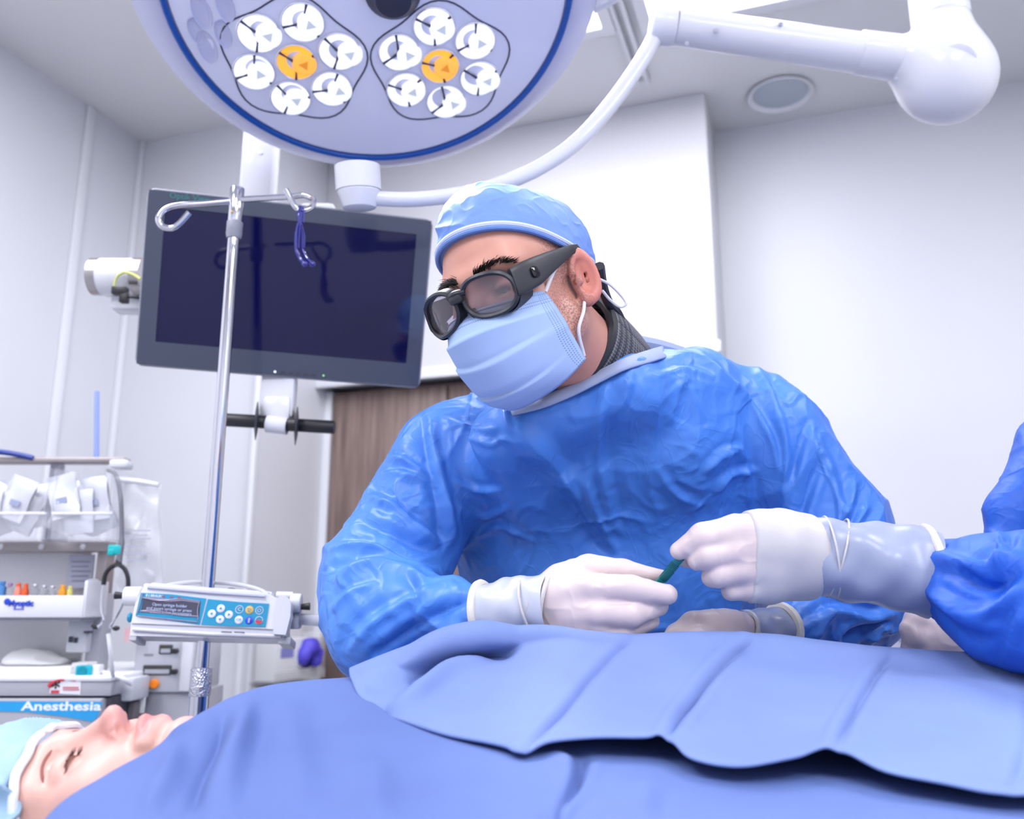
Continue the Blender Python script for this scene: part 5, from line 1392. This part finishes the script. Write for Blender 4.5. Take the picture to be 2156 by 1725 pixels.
# his right hand
def glove(parent, fingers, name='glove', h=.006, wr=.0010, m=None):
    b = Blob(); allp = []
    for pts in fingers:
        glove_finger(b, pts); allp += list(pts)
    lo, hi = bounds(allp)
    VF = implicit(b, lo, hi, h, 2, lambda V, g_: wr * (ridged(warp(V, 60, .006) * 45, 2) - .5))
    return put(name, VF, m or M_glove, parent, sharp=180), b
rh, rhb = glove(surg, [
    [(1120, 1280, .985, 58), (1195, 1262, .965, 66), (1215, 1285, .955, 62)],
    [(1130, 1310, .98, 50), (1210, 1320, .955, 50)],
    [(1185, 1228, .975, 44), (1240, 1200, .97, 32), (1310, 1203, .962, 25), (1392, 1214, .955, 15)],
    [(1205, 1248, .945, 40), (1250, 1238, .932, 31), (1330, 1240, .922, 28), (1405, 1252, .918, 21)],
    [(1210, 1290, .940, 36), (1255, 1290, .925, 30), (1330, 1294, .918, 27), (1388, 1278, .930, 19)],
    [(1205, 1325, .945, 33), (1255, 1328, .930, 28), (1315, 1330, .925, 25), (1372, 1308, .938, 17)],
    [(1195, 1352, .955, 30), (1245, 1362, .940, 25), (1300, 1366, .935, 22), (1345, 1350, .948, 16)],
])
rh['label'] = 'latex glove on the hand holding the green blade'
c0, c1 = B(1150, 1276, .972), B(1016, 1287, 1.0)
put('glove_cuff', cuff_ring(B(1165, 1272, .966), c1, 68 * .97 / FPX, 57 * 1.0 / FPX, 22, 1, .0018), M_glove_s, rh, sharp=180)
put('cuff_rim', torus_at(c1, c1 - c0, 57 * 1.0 / FPX, .0050), M_rim, rh)
for k, (x, y) in enumerate(((1163, 1271), (1120, 1279), (1132, 1277))):
    put('cuff_crease', torus_at(B(x, y, .970), c1 - c0 + np.array([0, 0, (.02, -.015, .03)[k]]), (67 - k * 4.0) * .97 / FPX, (.0030, .0015, .0012)[k]), M_glove_w, rh)
# his left hand
lh, _ = glove(surg, [
    [(1600, 1330, 1.03, 42), (1540, 1335, 1.0, 48), (1500, 1335, .99, 44)],
    [(1520, 1318, 1.0, 34), (1460, 1318, .985, 30), (1425, 1338, .98, 23), (1398, 1356, .975, 15)],
    [(1525, 1345, .985, 38), (1475, 1350, .965, 30), (1430, 1372, .955, 22), (1400, 1390, .95, 16)],
    [(1540, 1370, .985, 34), (1490, 1388, .965, 26), (1445, 1410, .955, 20)],
    [(1550, 1385, .99, 30), (1510, 1410, .97, 24), (1470, 1430, .96, 18)],
])
lh['label'] = 'latex glove resting on the towel'
e0, e1 = B(1560, 1330, 1.01), B(1645, 1326, 1.045)
put('glove_cuff', cuff_ring(e0, e1, 44 / FPX, 47 * 1.045 / FPX, 16, 2, .0012), M_glove_g, lh, sharp=180)
put('cuff_rim', tube([e1 + (frame(e1 - e0, (0, 0, 1)) @ np.array([47.5 * 1.045 / FPX * math.cos(a), 47.5 * 1.045 / FPX * math.sin(a), 0])) for a in np.linspace(0, 2 * PI, 32, endpoint=False)], .0058, 8, True), M_rim, lh)
put('cuff_edge', torus_at(B(1560, 1332, 1.005), e1 - e0 + np.array([0, 0, -.03]), 46 / FPX, .0026), M_glove_w, lh)
# ------------------------------------------------------------------ the assistant at the right edge
asst = thing('person', 'person in blue gown at the right edge reaching in with a gloved hand', 'person', [1.02, 1.16, 0])
ag = Blob()
def ac(a, b_, k): (p, rp), (q, rq) = g(*a), g(*b_); ag.u(sd_cone(p, q, rp, rq), k)
sh_c = np.array([.86, 1.02, 1.42])
ag.u(sd_ell((.92, 1.12, 1.22), (.19, .18, .27)))
ag.u(sd_ell((.95, 1.15, .92), (.19, .18, .34)), .08)
ag.u(sd_cone((.97, 1.17, .75), (.97, 1.17, .45), .18, .21), .08)
ag.u(sd_cone((.86, .94, 1.41), (.90, 1.22, 1.41), .085, .085), .06)
ac((2020, 1225, .915, 72), (2120, 1265, .86, 126), .03)                       # near forearm
ac((1940, 1202, .934, 62), (2030, 1228, .915, 74), .02)
ac((2120, 1265, .86, 126), (2260, 1285, .82, 140), .03)
el = B(2260, 1285, .82); ag.u(sd_cone(el, (.86, .92, 1.36), .062, .085), .03)
ac((2130, 1080, 1.14, 48), (2130, 1240, 1.10, 52), .02)                      # the other arm, hanging in front of the chest
ag.u(sd_cone(B(2130, 1080, 1.14), (.84, 1.20, 1.38), .032, .09), .02)
ag.u(sd_cone(B(2130, 1240, 1.10), B(2060, 1350, 1.06), .036, .034), .02)
ag.clip(lambda Q: .34 - Q[:, 2], .01)
AF = [([(1960, 1195), (2010, 1205), (2080, 1235), (2156, 1190)], 15, -.008), ([(1955, 1180), (2040, 1195), (2090, 1190), (2156, 1150)], 14, .006), ([(1950, 1235), (2030, 1290), (2090, 1280), (2156, 1225)], 14, .007), ([(1945, 1260), (2020, 1330), (2100, 1350)], 16, -.005),
      ([(2100, 1110), (2110, 1160), (2100, 1210)], 12, .005), ([(2120, 1400), (2130, 1330), (2156, 1280)], 12, .004)]
V, Fq = implicit(ag, (.36, .60, .30), (1.22, 1.42, 1.58), .021, 2, lambda V, gr: 1.6 * fold_disp(AF, V, gr) + (ridged(warp(V, 9, .03) * np.array([11, 11, 6]), 2.5) - .4) * .007 + (ridged(warp(V, 25, .01) * 28, 3) - .3) * .002)
agown = put('surgical_gown', (V, Fq), M_gown2, asst, sharp=180, label='deep blue surgical gown')
for s in (-1, 1):
    put('trouser_leg', tube([[.97, 1.17 + s * .10, .62], [.97, 1.17 + s * .11, .35], [.97, 1.17 + s * .12, .06]], [.085, .075, .065], 16), M_gown2, asst)
    put('shoe', implicit(Blob().u(sd_cone((1.02, 1.17 + s * .12, .05), (.84, 1.17 + s * .13, .04), .05, .042), .01).clip(lambda Q: -Q[:, 2], .004), (.76, 1.17 + s * .12 - .09, -.02), (1.10, 1.17 + s * .12 + .1, .12), .012, 1), M_dark, asst, sharp=180)
ah_c = np.array([.83, 1.06, 1.62]); ah_m = head_axes(math.radians(80), math.radians(25), 0)
nbl = ah_m.T @ (np.array([.90, 1.08, 1.40]) - ah_c)
bf = Blob(); bf.ops = list(head_sdf().ops); bf.u(sd_cone((0, -.028, -.045), nbl, .058, .07), .03)
V, Fq = implicit(bf, np.minimum((-.12, -.13, -.15), nbl - .09), np.maximum((.12, .15, .16), nbl + .09), .008, 1)
put('body', (ah_c + V @ ah_m.T, Fq), M_skin, asst, sharp=180, attrs=skin_attrs(V))
put('surgical_cap', make_cap(None, ah_c, ah_m, 1.0, 4.0), M_cap, asst, sharp=180)
am, auv, _g = make_mask(ah_c, ah_m, 1.0)
put('face_mask', am, M_mask, asst, sharp=180, uv=auv)
eyes(asst, ah_c, ah_m, 1.0)
# reaching hand
ah, ahb = glove(asst, [
    [(1700, 1165, .955, 78), (1640, 1150, .945, 74), (1600, 1150, .940, 66)],
    [(1690, 1190, .955, 70), (1620, 1195, .945, 66)],
    [(1600, 1125, .935, 48), (1545, 1122, .925, 38), (1480, 1133, .918, 31), (1430, 1160, .922, 20)],
    [(1600, 1160, .930, 42), (1548, 1160, .918, 32), (1490, 1172, .912, 28), (1468, 1180, .918, 22)],
    [(1605, 1200, .930, 40), (1560, 1200, .918, 30), (1512, 1210, .914, 27), (1498, 1215, .92, 22)],
    [(1615, 1232, .935, 36), (1575, 1238, .925, 27), (1540, 1244, .922, 22)],
    [(1620, 1160, .975, 36), (1540, 1170, .97, 26), (1470, 1178, .95, 20), (1440, 1180, .942, 15)],
])
ah['label'] = 'latex glove pinching the green blade from the right'
shell = Blob(); shell.ops = [(0, lambda Q: ahb(Q) - .0022, .01)]
sa, sb = B(1560, 1170, .94), B(1712, 1168, .955); sx = nrm(sb - sa)
shell.clip(lambda Q: (sa - Q) @ sx, .003).clip(lambda Q: (Q - sb) @ sx, .003)
put('glove_shell', implicit(shell, np.minimum(sa, sb) - .09, np.maximum(sa, sb) + .09, .007, 1), M_glove_w, ah, sharp=180)
f0, f1 = B(1700, 1168, .955), B(1962, 1205, .930)
put('glove_cuff', cuff_ring(f0, f1, 79 * .955 / FPX, 93 * .93 / FPX, 24, 6, .0026), M_glove_g, ah, sharp=180)
put('cuff_rim', torus_at(f1, f1 - f0 + np.array([.0, 0, .03]), 94 * .93 / FPX, .0042), M_rim, ah)
for x, y, r, t in ((1748, 1172, 84, .03), (1762, 1175, 84, -.02)):
    put('cuff_crease', torus_at(B(x, y, .95), f1 - f0 + np.array([0, 0, t]), r * .95 / FPX, .0012), M_glove_w, ah)
# the other hand, behind
oh, _ = glove(asst, [
    [(2060, 1350, 1.06, 52), (2000, 1345, 1.05, 50), (1965, 1345, 1.045, 44)],
    [(1970, 1320, 1.045, 36), (1930, 1305, 1.04, 24), (1915, 1325, 1.035, 20)],
    [(1965, 1350, 1.04, 34), (1925, 1345, 1.03, 22), (1915, 1365, 1.03, 18)],
    [(1985, 1370, 1.04, 34), (1945, 1375, 1.03, 22), (1935, 1392, 1.03, 18)],
    [(2010, 1380, 1.04, 32), (1975, 1392, 1.03, 22), (1965, 1405, 1.03, 18)],
    [(2000, 1320, 1.06, 30), (1965, 1300, 1.06, 22), (1930, 1295, 1.06, 17)],
], h=.007)
oh['label'] = 'latex glove of the other hand, half hidden by the sleeve'

# the green blade passed between the hands
q0, q1 = B(1388, 1226, .937), B(1436, 1172, .930)
bl = thing('scalpel', 'short teal green plastic scalpel passed between the two gloved hands', 'scalpel', q0)
Mq = frame(q1 - q0, (1, 0, 0)); Lq = np.linalg.norm(q1 - q0)
put('handle', xf(box((.0085, .0050, Lq + .014), (0, 0, Lq / 2 + .002), None, .0018), Mq, q0), mat('scalpel_green', srgb(0, 128, 132), .3, coat=.4), bl)
put('guard', xf(box((.0098, .0060, .016), (0.0006, 0, Lq * .30), None, .002), Mq, q0), mat('scalpel_dark', srgb(0, 98, 108), .3), bl)
put('ridge', join(*[xf(box((.0092, .0056, .0010), (0, 0, Lq * (.50 + .05 * k)), None, .0003), Mq, q0) for k in range(5)]), MATS['scalpel_dark'], bl)
put('shield', xf(box((.0072, .0042, .016), (0, 0, Lq + .010), None, .0015), Mq, q0), mat('clear_shield', (.85, .95, .97), .05, trans=.8, ior=1.3), bl)

# ------------------------------------------------------------------ the patient
S2 = .93
z2 = nrm((-.955, .08, -.235)); y2 = nrm(np.array([.10, -.30, .95])); y2 = nrm(y2 - z2 * (y2 @ z2)); x2 = np.cross(y2, z2)
PMh = np.stack([x2, y2, z2], 1)
PC = B(240, 1489, .735) - S2 * PMh @ np.array([0, .1205, -.028])
pat = thing('person', 'person lying under the blue drape with eyes closed and a bouffant cap', 'person', [PC[0], PC[1], PC[2] - .10])
ph_ = head_sdf(True)
def squash(Q):
    Q = np.array(Q, float); z = Q[:, 2]; Q[:, 2] = np.where(z < -.03, -.03 + (z + .03) * 1.28, z); return Q
ph = lambda Q: ph_(squash(Q)) * .85
T2 = lambda Pw: PMh.T @ (np.asarray(Pw, float) - PC) / S2
ph2 = Blob(); ph2.ops = [(0, ph, .01)]
for s in (-1, 1):                     # closed lids
    ph2.u(sd_ell((s * .033, .083, .010), (.0160, .0150, .0140)), .006)
    ph2.cut(sd_cone((s * .020, .0955, .003), (s * .046, .0900, .004), .0012, .0012), .002)
    ph2.cut(sd_cone((s * .018, .0975, .0225), (s * .048, .0880, .0210), .0014, .0014), .004)
chest = PC + np.array([.36, .02, -.075])
ph2.u(sd_cone((0, -.030, -.05), T2(PC + [.20, .005, -.055]), .055, .062), .03)
V, Fq = implicit(ph2, (-.12, -.14, -.30), (.12, .15, .15), .0085, 2, newton=3)
put('body', (PC + S2 * V @ PMh.T, Fq), M_skin2, pat, sharp=180, attrs=skin_attrs(squash(V), .4, 0))
tb_ = Blob().u(sd_ell(PC + [.44, .03, -.11], (.24, .17, .085))).u(sd_ell(PC + [.85, .03, -.12], (.34, .15, .08)), .08).u(sd_cone(PC + [1.0, .03, -.13], PC + [1.5, .03, -.14], .07, .06), .08)
put('covered_torso', implicit(tb_, PC + [.1, -.22, -.24], PC + [1.62, .26, .02], .02, 1), MATS['cap_blue'], pat, sharp=180)
# lashes and brow line of the closed eyes
parts = []
rg = np.random.default_rng(5)
st_ = [(s, t) for s in (-1, 1) for t in np.linspace(0, 1, 22)]
roots = settle(ph2, [(s * (.020 + .026 * t), .104 - .006 * t, .0032 + .0005 * t) for s, t in st_])
for p, (s, t) in zip(roots, st_):
    d_ = nrm((s * (t - .35) * .8, 1.0, -.9 + rg.normal(0, .1)))
    parts.append(tube([p, p + d_ * .004 + [0, .0, -.0006], p + d_ * .0075 + [0, .0018, 0]], [.0005, .0004, .0001], 3, cap=False))
Vl, Fl = join(*parts)
put('eyelashes', (PC + S2 * Vl @ PMh.T, Fl), mat('lash_dark', srgb(60, 36, 40), .6), pat, kind='stuff', sharp=None)
lines = []
for s in (-1, 1):
    for y_, z_, r_ in ((.0955, .0035, .0011), (.100, .0265, .0016)):
        pts = settle(ph2, [(s * (.018 + .030 * t), y_ + .01, z_ + .004 * math.sin(PI * t) * (1 if z_ > .01 else -.4) - (.004 * t if z_ > .01 else 0)) for t in np.linspace(0, 1, 9)])
        Vl, Fl = tube(pts, [r_ * .4] + [r_] * 7 + [r_ * .3], 6)
        put('lid_line', (PC + S2 * Vl @ PMh.T, Fl), mat('lid_brown', srgb(150, 96, 90), .6), pat)
# bouffant cap
M_bouf = mat('bouffant_blue', srgb(158, 190, 222), .6); add_bump(M_bouf, 60, .4, .004)
cbf = Blob().u(sd_ell((0, -.03, .085), (.105, .125, .075))).u(sd_ell((.01, .055, .085), (.085, .06, .06)), .05).u(sd_ell((0, -.05, .12), (.09, .09, .05)), .05)
cbf.clip(lambda Q: (.026 + .22 * np.minimum(Q[:, 1], .08) - Q[:, 2]) / 1.05, .006)
V, Fq = implicit(cbf, (-.15, -.20, -.07), (.15, .15, .22), .007, 2, lambda V, gr: (ridged(warp(V, 20, .02) * np.array([26, 26, 9]), 2) - .5) * .018 + (ridged(V * 45, 2) - .5) * .002)
bc = put('bouffant_cap', (PC + S2 * V @ PMh.T, Fq), M_bouf, pat, sharp=180, label='pale blue crinkled bouffant cap')
an_ = np.linspace(0, 2 * PI, 90, endpoint=False); rr = np.full(90, .16)
for _ in range(50):
    yy_ = -.005 + rr * np.cos(an_); Q = np.stack([rr * np.sin(an_), yy_, .025 + .22 * np.minimum(yy_, .08) + .002 * np.sin(an_ * 19)], 1)
    rr = rr - (ph(Q) - .004) * .7
pts = PC + S2 * Q @ PMh.T
put('elastic', tube(pts, .0038, 8, True), mat('elastic_white', srgb(236, 240, 248), .6), bc)

# operating table under the patient
tabz = PC[2] - .125
tb2 = thing('operating_table', 'operating table under the draped patient', 'table', [.45, .70, 0])
put('mattress', box((2.0, .42, .06), (.45, .70, tabz - .03), None, .02), M_dark, tb2)
put('top_frame', box((1.96, .40, .04), (.45, .70, tabz - .08), None, .006), M_steel, tb2)
put('pillar', box((.30, .26, tabz - .22), (.45, .70, (tabz - .10 + .12) / 2), None, .02), M_steel, tb2)
put('base', box((.9, .42, .12), (.45, .70, .06), None, .03), M_lgray, tb2)
single('head_ring', xf(tube([(.07 * math.cos(a), .07 * math.sin(a), 0) for a in np.linspace(0, 2 * PI, 32, endpoint=False)], .03, 12, True), None, (PC[0] - .02, PC[1], tabz + .03)), mat('gel_blue', srgb(110, 150, 200), .4), 'blue gel ring under the head of the patient', 'head rest')

# ------------------------------------------------------------------ drape and towel
M_drape = cloth_mat('drape_blue', srgb(90, 111, 174), srgb(98, 121, 184), .75, 1400, .12, .4)
M_towel = cloth_mat('towel_blue', srgb(114, 134, 194), srgb(122, 145, 203), .8, 1200, .10, .4)
def cloth(cols, nu=10, nv=12):
    """cols: list of columns, each a list of (px, py, depth); splined both ways"""
    A = [spline([B(*p) for p in col], nv) for col in cols]
    A = np.array(A)
    return np.stack([spline(A[:, j], nu) for j in range(A.shape[1])], 1)
# columns run from the far hem over the crest towards the near hem
DC = [  # crest x,y,D ; mid ; near ; near2
    ((388, 1524, .735), (330, 1572, .70), (225, 1632, .66), (95, 1722, .62)),
    ((430, 1500, .76), (390, 1570, .70), (310, 1650, .64), (200, 1790, .58)),
    ((490, 1472, .79), (470, 1560, .70), (420, 1660, .63), (350, 1800, .56)),
    ((560, 1450, .82), (560, 1540, .72), (530, 1650, .63), (490, 1800, .55)),
    ((650, 1438, .85), (660, 1530, .73), (650, 1640, .63), (620, 1800, .54)),
    ((760, 1428, .87), (780, 1530, .73), (790, 1640, .62), (790, 1800, .53)),
    ((900, 1400, .89), (930, 1540, .73), (960, 1640, .62), (970, 1800, .53)),
    ((1060, 1372, .90), (1090, 1540, .73), (1120, 1640, .62), (1140, 1800, .53)),
    ((1220, 1372, .90), (1240, 1530, .75), (1235, 1640, .63), (1190, 1800, .54)),
    ((1400, 1372, .90), (1400, 1550, .74), (1390, 1650, .62), (1350, 1800, .53)),
    ((1580, 1374, .90), (1600, 1560, .73), (1600, 1670, .61), (1590, 1800, .53)),
    ((1760, 1385, .90), (1790, 1570, .72), (1810, 1680, .60), (1830, 1800, .52)),
    ((1960, 1400, .90), (2000, 1580, .71), (2030, 1690, .59), (2060, 1800, .51)),
    ((2180, 1412, .90), (2240, 1590, .70), (2290, 1700, .58), (2330, 1800, .51)),
    ((2500, 1420, .90), (2600, 1600, .69), (2680, 1710, .57), (2750, 1800, .50)),
]
cols = []
for c_ in DC:
    c0_, n_ = B(*c_[0]), B(*c_[3])
    cols.append((c_, c0_, n_))
A = []
for c_, c0_, n_ in cols:
    far = [c0_ + [0.0, .20, -.50], c0_ + [0, .185, -.16], c0_ + [0.0, .11, -.035]]
    near = [n_ + [0, -.06, -.05], n_ + [0, -.085, -.16], n_ + [0, -.09, -.45]]
    A.append(spline(far + [B(*p) for p in c_] + near, 9))
A = np.array(A)
G = np.stack([spline(A[:, j], 9) for j in range(A.shape[1])], 1)
nrm_g = np.cross(np.gradient(G, axis=0), np.gradient(G, axis=1)); nrm_g /= np.linalg.norm(nrm_g, axis=2)[..., None] + 1e-9
if nrm_g[:, 30:40, 2].mean() < 0: nrm_g = -nrm_g
Vg, Fg = gridmesh(G)
DF = [([(480, 1490), (455, 1560), (420, 1640), (400, 1720)], 22, -.012), ([(530, 1470), (500, 1580), (470, 1720)], 26, .008), ([(380, 1560), (345, 1640), (300, 1720)], 22, .006), ([(800, 1600), (790, 1660), (780, 1720)], 40, .006),
      ([(1230, 1600), (1215, 1650), (1170, 1725)], 12, -.014), ([(1150, 1590), (1200, 1620), (1190, 1690), (1160, 1725)], 16, .008), ([(1380, 1650), (1360, 1690), (1350, 1725)], 24, .005), ([(600, 1480), (620, 1560), (640, 1720)], 40, .004)]
N_ = nrm_g.reshape(-1, 3)
dv = fold_disp(DF, Vg, N_) + .003 * vnoise(Vg * 12)
drape = single('surgical_drape', (Vg + N_ * dv[:, None], Fg), M_drape, 'large light blue drape covering the patient from chin to the table edge', 'drape', sharp=180)
md = drape.modifiers.new('thickness', 'SOLIDIFY'); md.thickness = .0015
md = drape.modifiers.new('sub', 'SUBSURF'); md.levels = 1; md.render_levels = 1

# folded towel: top hem over the crest, scalloped near hem
TT = [  # crest, upper, lower, hem
    ((742, 1428, .865), (744, 1450, .84), (752, 1474, .81), (768, 1496, .79)),
    ((790, 1408, .868), (790, 1440, .84), (796, 1476, .80), (812, 1512, .775)),
    ((860, 1382, .872), (846, 1432, .845), (840, 1480, .79), (858, 1540, .745)),
    ((940, 1362, .876), (925, 1425, .85), (905, 1490, .78), (925, 1566, .715)),
    ((1010, 1348, .88), (1000, 1400, .86), (985, 1490, .78), (1000, 1585, .69)),
    ((1090, 1338, .885), (1110, 1380, .865), (1075, 1490, .77), (1068, 1602, .67)),
    ((1160, 1338, .89), (1190, 1375, .865), (1150, 1490, .765), (1102, 1612, .655)),
    ((1240, 1350, .89), (1270, 1390, .86), (1215, 1490, .765), (1160, 1592, .665)),
    ((1330, 1358, .89), (1345, 1400, .855), (1310, 1490, .765), (1270, 1582, .665)),
    ((1420, 1354, .89), (1430, 1400, .855), (1410, 1490, .765), (1360, 1576, .665)),
    ((1510, 1352, .89), (1510, 1400, .855), (1480, 1500, .755), (1400, 1574, .662)),
    ((1590, 1356, .888), (1580, 1410, .85), (1530, 1510, .745), (1450, 1622, .63)),
    ((1660, 1362, .886), (1660, 1420, .845), (1620, 1520, .735), (1560, 1642, .615)),
    ((1740, 1374, .884), (1745, 1425, .84), (1720, 1520, .735), (1680, 1620, .62)),
    ((1830, 1384, .882), (1830, 1430, .84), (1800, 1520, .73), (1755, 1600, .625)),
    ((1920, 1390, .88), (1930, 1440, .835), (1910, 1540, .715), (1860, 1652, .595)),
    ((2030, 1396, .88), (2040, 1450, .83), (2030, 1560, .70), (1990, 1682, .575)),
    ((2150, 1402, .88), (2160, 1460, .825), (2160, 1580, .69), (2135, 1708, .56)),
    ((2300, 1410, .88), (2310, 1470, .82), (2320, 1600, .68), (2330, 1700, .56)),
]
A = []
for c_ in TT:
    c0_ = B(*c_[0]); far = [c0_ + [0, .13, -.10], c0_ + [0, .06, -.018]]
    A.append(spline(far + [B(*p) for p in c_], 10))
A = np.array(A); G = np.stack([spline(A[:, j], 8) for j in range(A.shape[1])], 1)
nrm_g = np.cross(np.gradient(G, axis=0), np.gradient(G, axis=1)); nrm_g /= np.linalg.norm(nrm_g, axis=2)[..., None] + 1e-9
if nrm_g[:, 20:40, 2].mean() < 0: nrm_g = -nrm_g
Vg, Fg = gridmesh(G); N_ = nrm_g.reshape(-1, 3)
TF = [([(1100, 1620), (1180, 1530), (1270, 1420), (1340, 1355)], 9, -.006), ([(1395, 1585), (1450, 1510), (1530, 1410), (1600, 1355)], 11, -.008), ([(1755, 1612), (1790, 1540), (1840, 1450), (1880, 1385)], 10, -.007), ([(2140, 1715), (2150, 1600), (2165, 1480)], 9, -.006),
      ([(830, 1515), (900, 1470), (990, 1410), (1060, 1380)], 13, .016), ([(860, 1450), (920, 1410), (1010, 1385), (1090, 1378)], 17, -.034), ([(770, 1470), (830, 1460), (900, 1430)], 16, -.006),
      ([(1420, 1580), (1480, 1500), (1560, 1400)], 12, .004), ([(1780, 1600), (1830, 1500), (1880, 1420)], 12, .004), ([(1850, 1460), (1990, 1470), (2120, 1490)], 30, .003)]
dv = fold_disp(TF, Vg, N_) + .0016 * vnoise(Vg * 18) + .007
towel = single('folded_towel', (Vg + N_ * dv[:, None], Fg), M_towel, 'pale blue creased towel laid across the drape with scalloped front hem', 'towel', sharp=180)
md = towel.modifiers.new('thickness', 'SOLIDIFY'); md.thickness = .004; md.offset = -1
md = towel.modifiers.new('sub', 'SUBSURF'); md.levels = 1; md.render_levels = 1

# pale equipment seen in the gap between the surgeon and the sleeve
eq = thing('keypad_unit', 'white keypad unit on a stand behind the left sleeve of the surgeon', 'device', [P(1890, 1400, 1.9)[0], 1.95, 0])
put('case', fbox(1840, 2010, 1290, 1405, 1.9, .08, .01), M_white, eq)
for r_ in range(3):
    for k in range(3):
        put('key', fbox(1862 + 34 * k, 1886 + 34 * k, 1310 + 26 * r_, 1326 + 26 * r_, 1.894, .01, .003), M_lgray, eq)
put('stand', cyl([P(1925, 1400, 1.94)[0], 1.94, .03], [P(1925, 1400, 1.94)[0], 1.94, P(0, 1400, 1.9)[2]], .03), M_white, eq)
put('foot', cyl([P(1925, 1400, 1.94)[0], 1.94, 0], [P(1925, 1400, 1.94)[0], 1.94, .035], .2, 32, None, .01), M_lgray, eq)

# the small glowing lenses and indicators are seen but need no light sampling of their own
for m_ in bpy.data.materials:
    if m_.name.startswith(('lens_', 'lamp_cover', 'led_', 'lcd_', 'button_')):
        m_.cycles.emission_sampling = 'NONE'
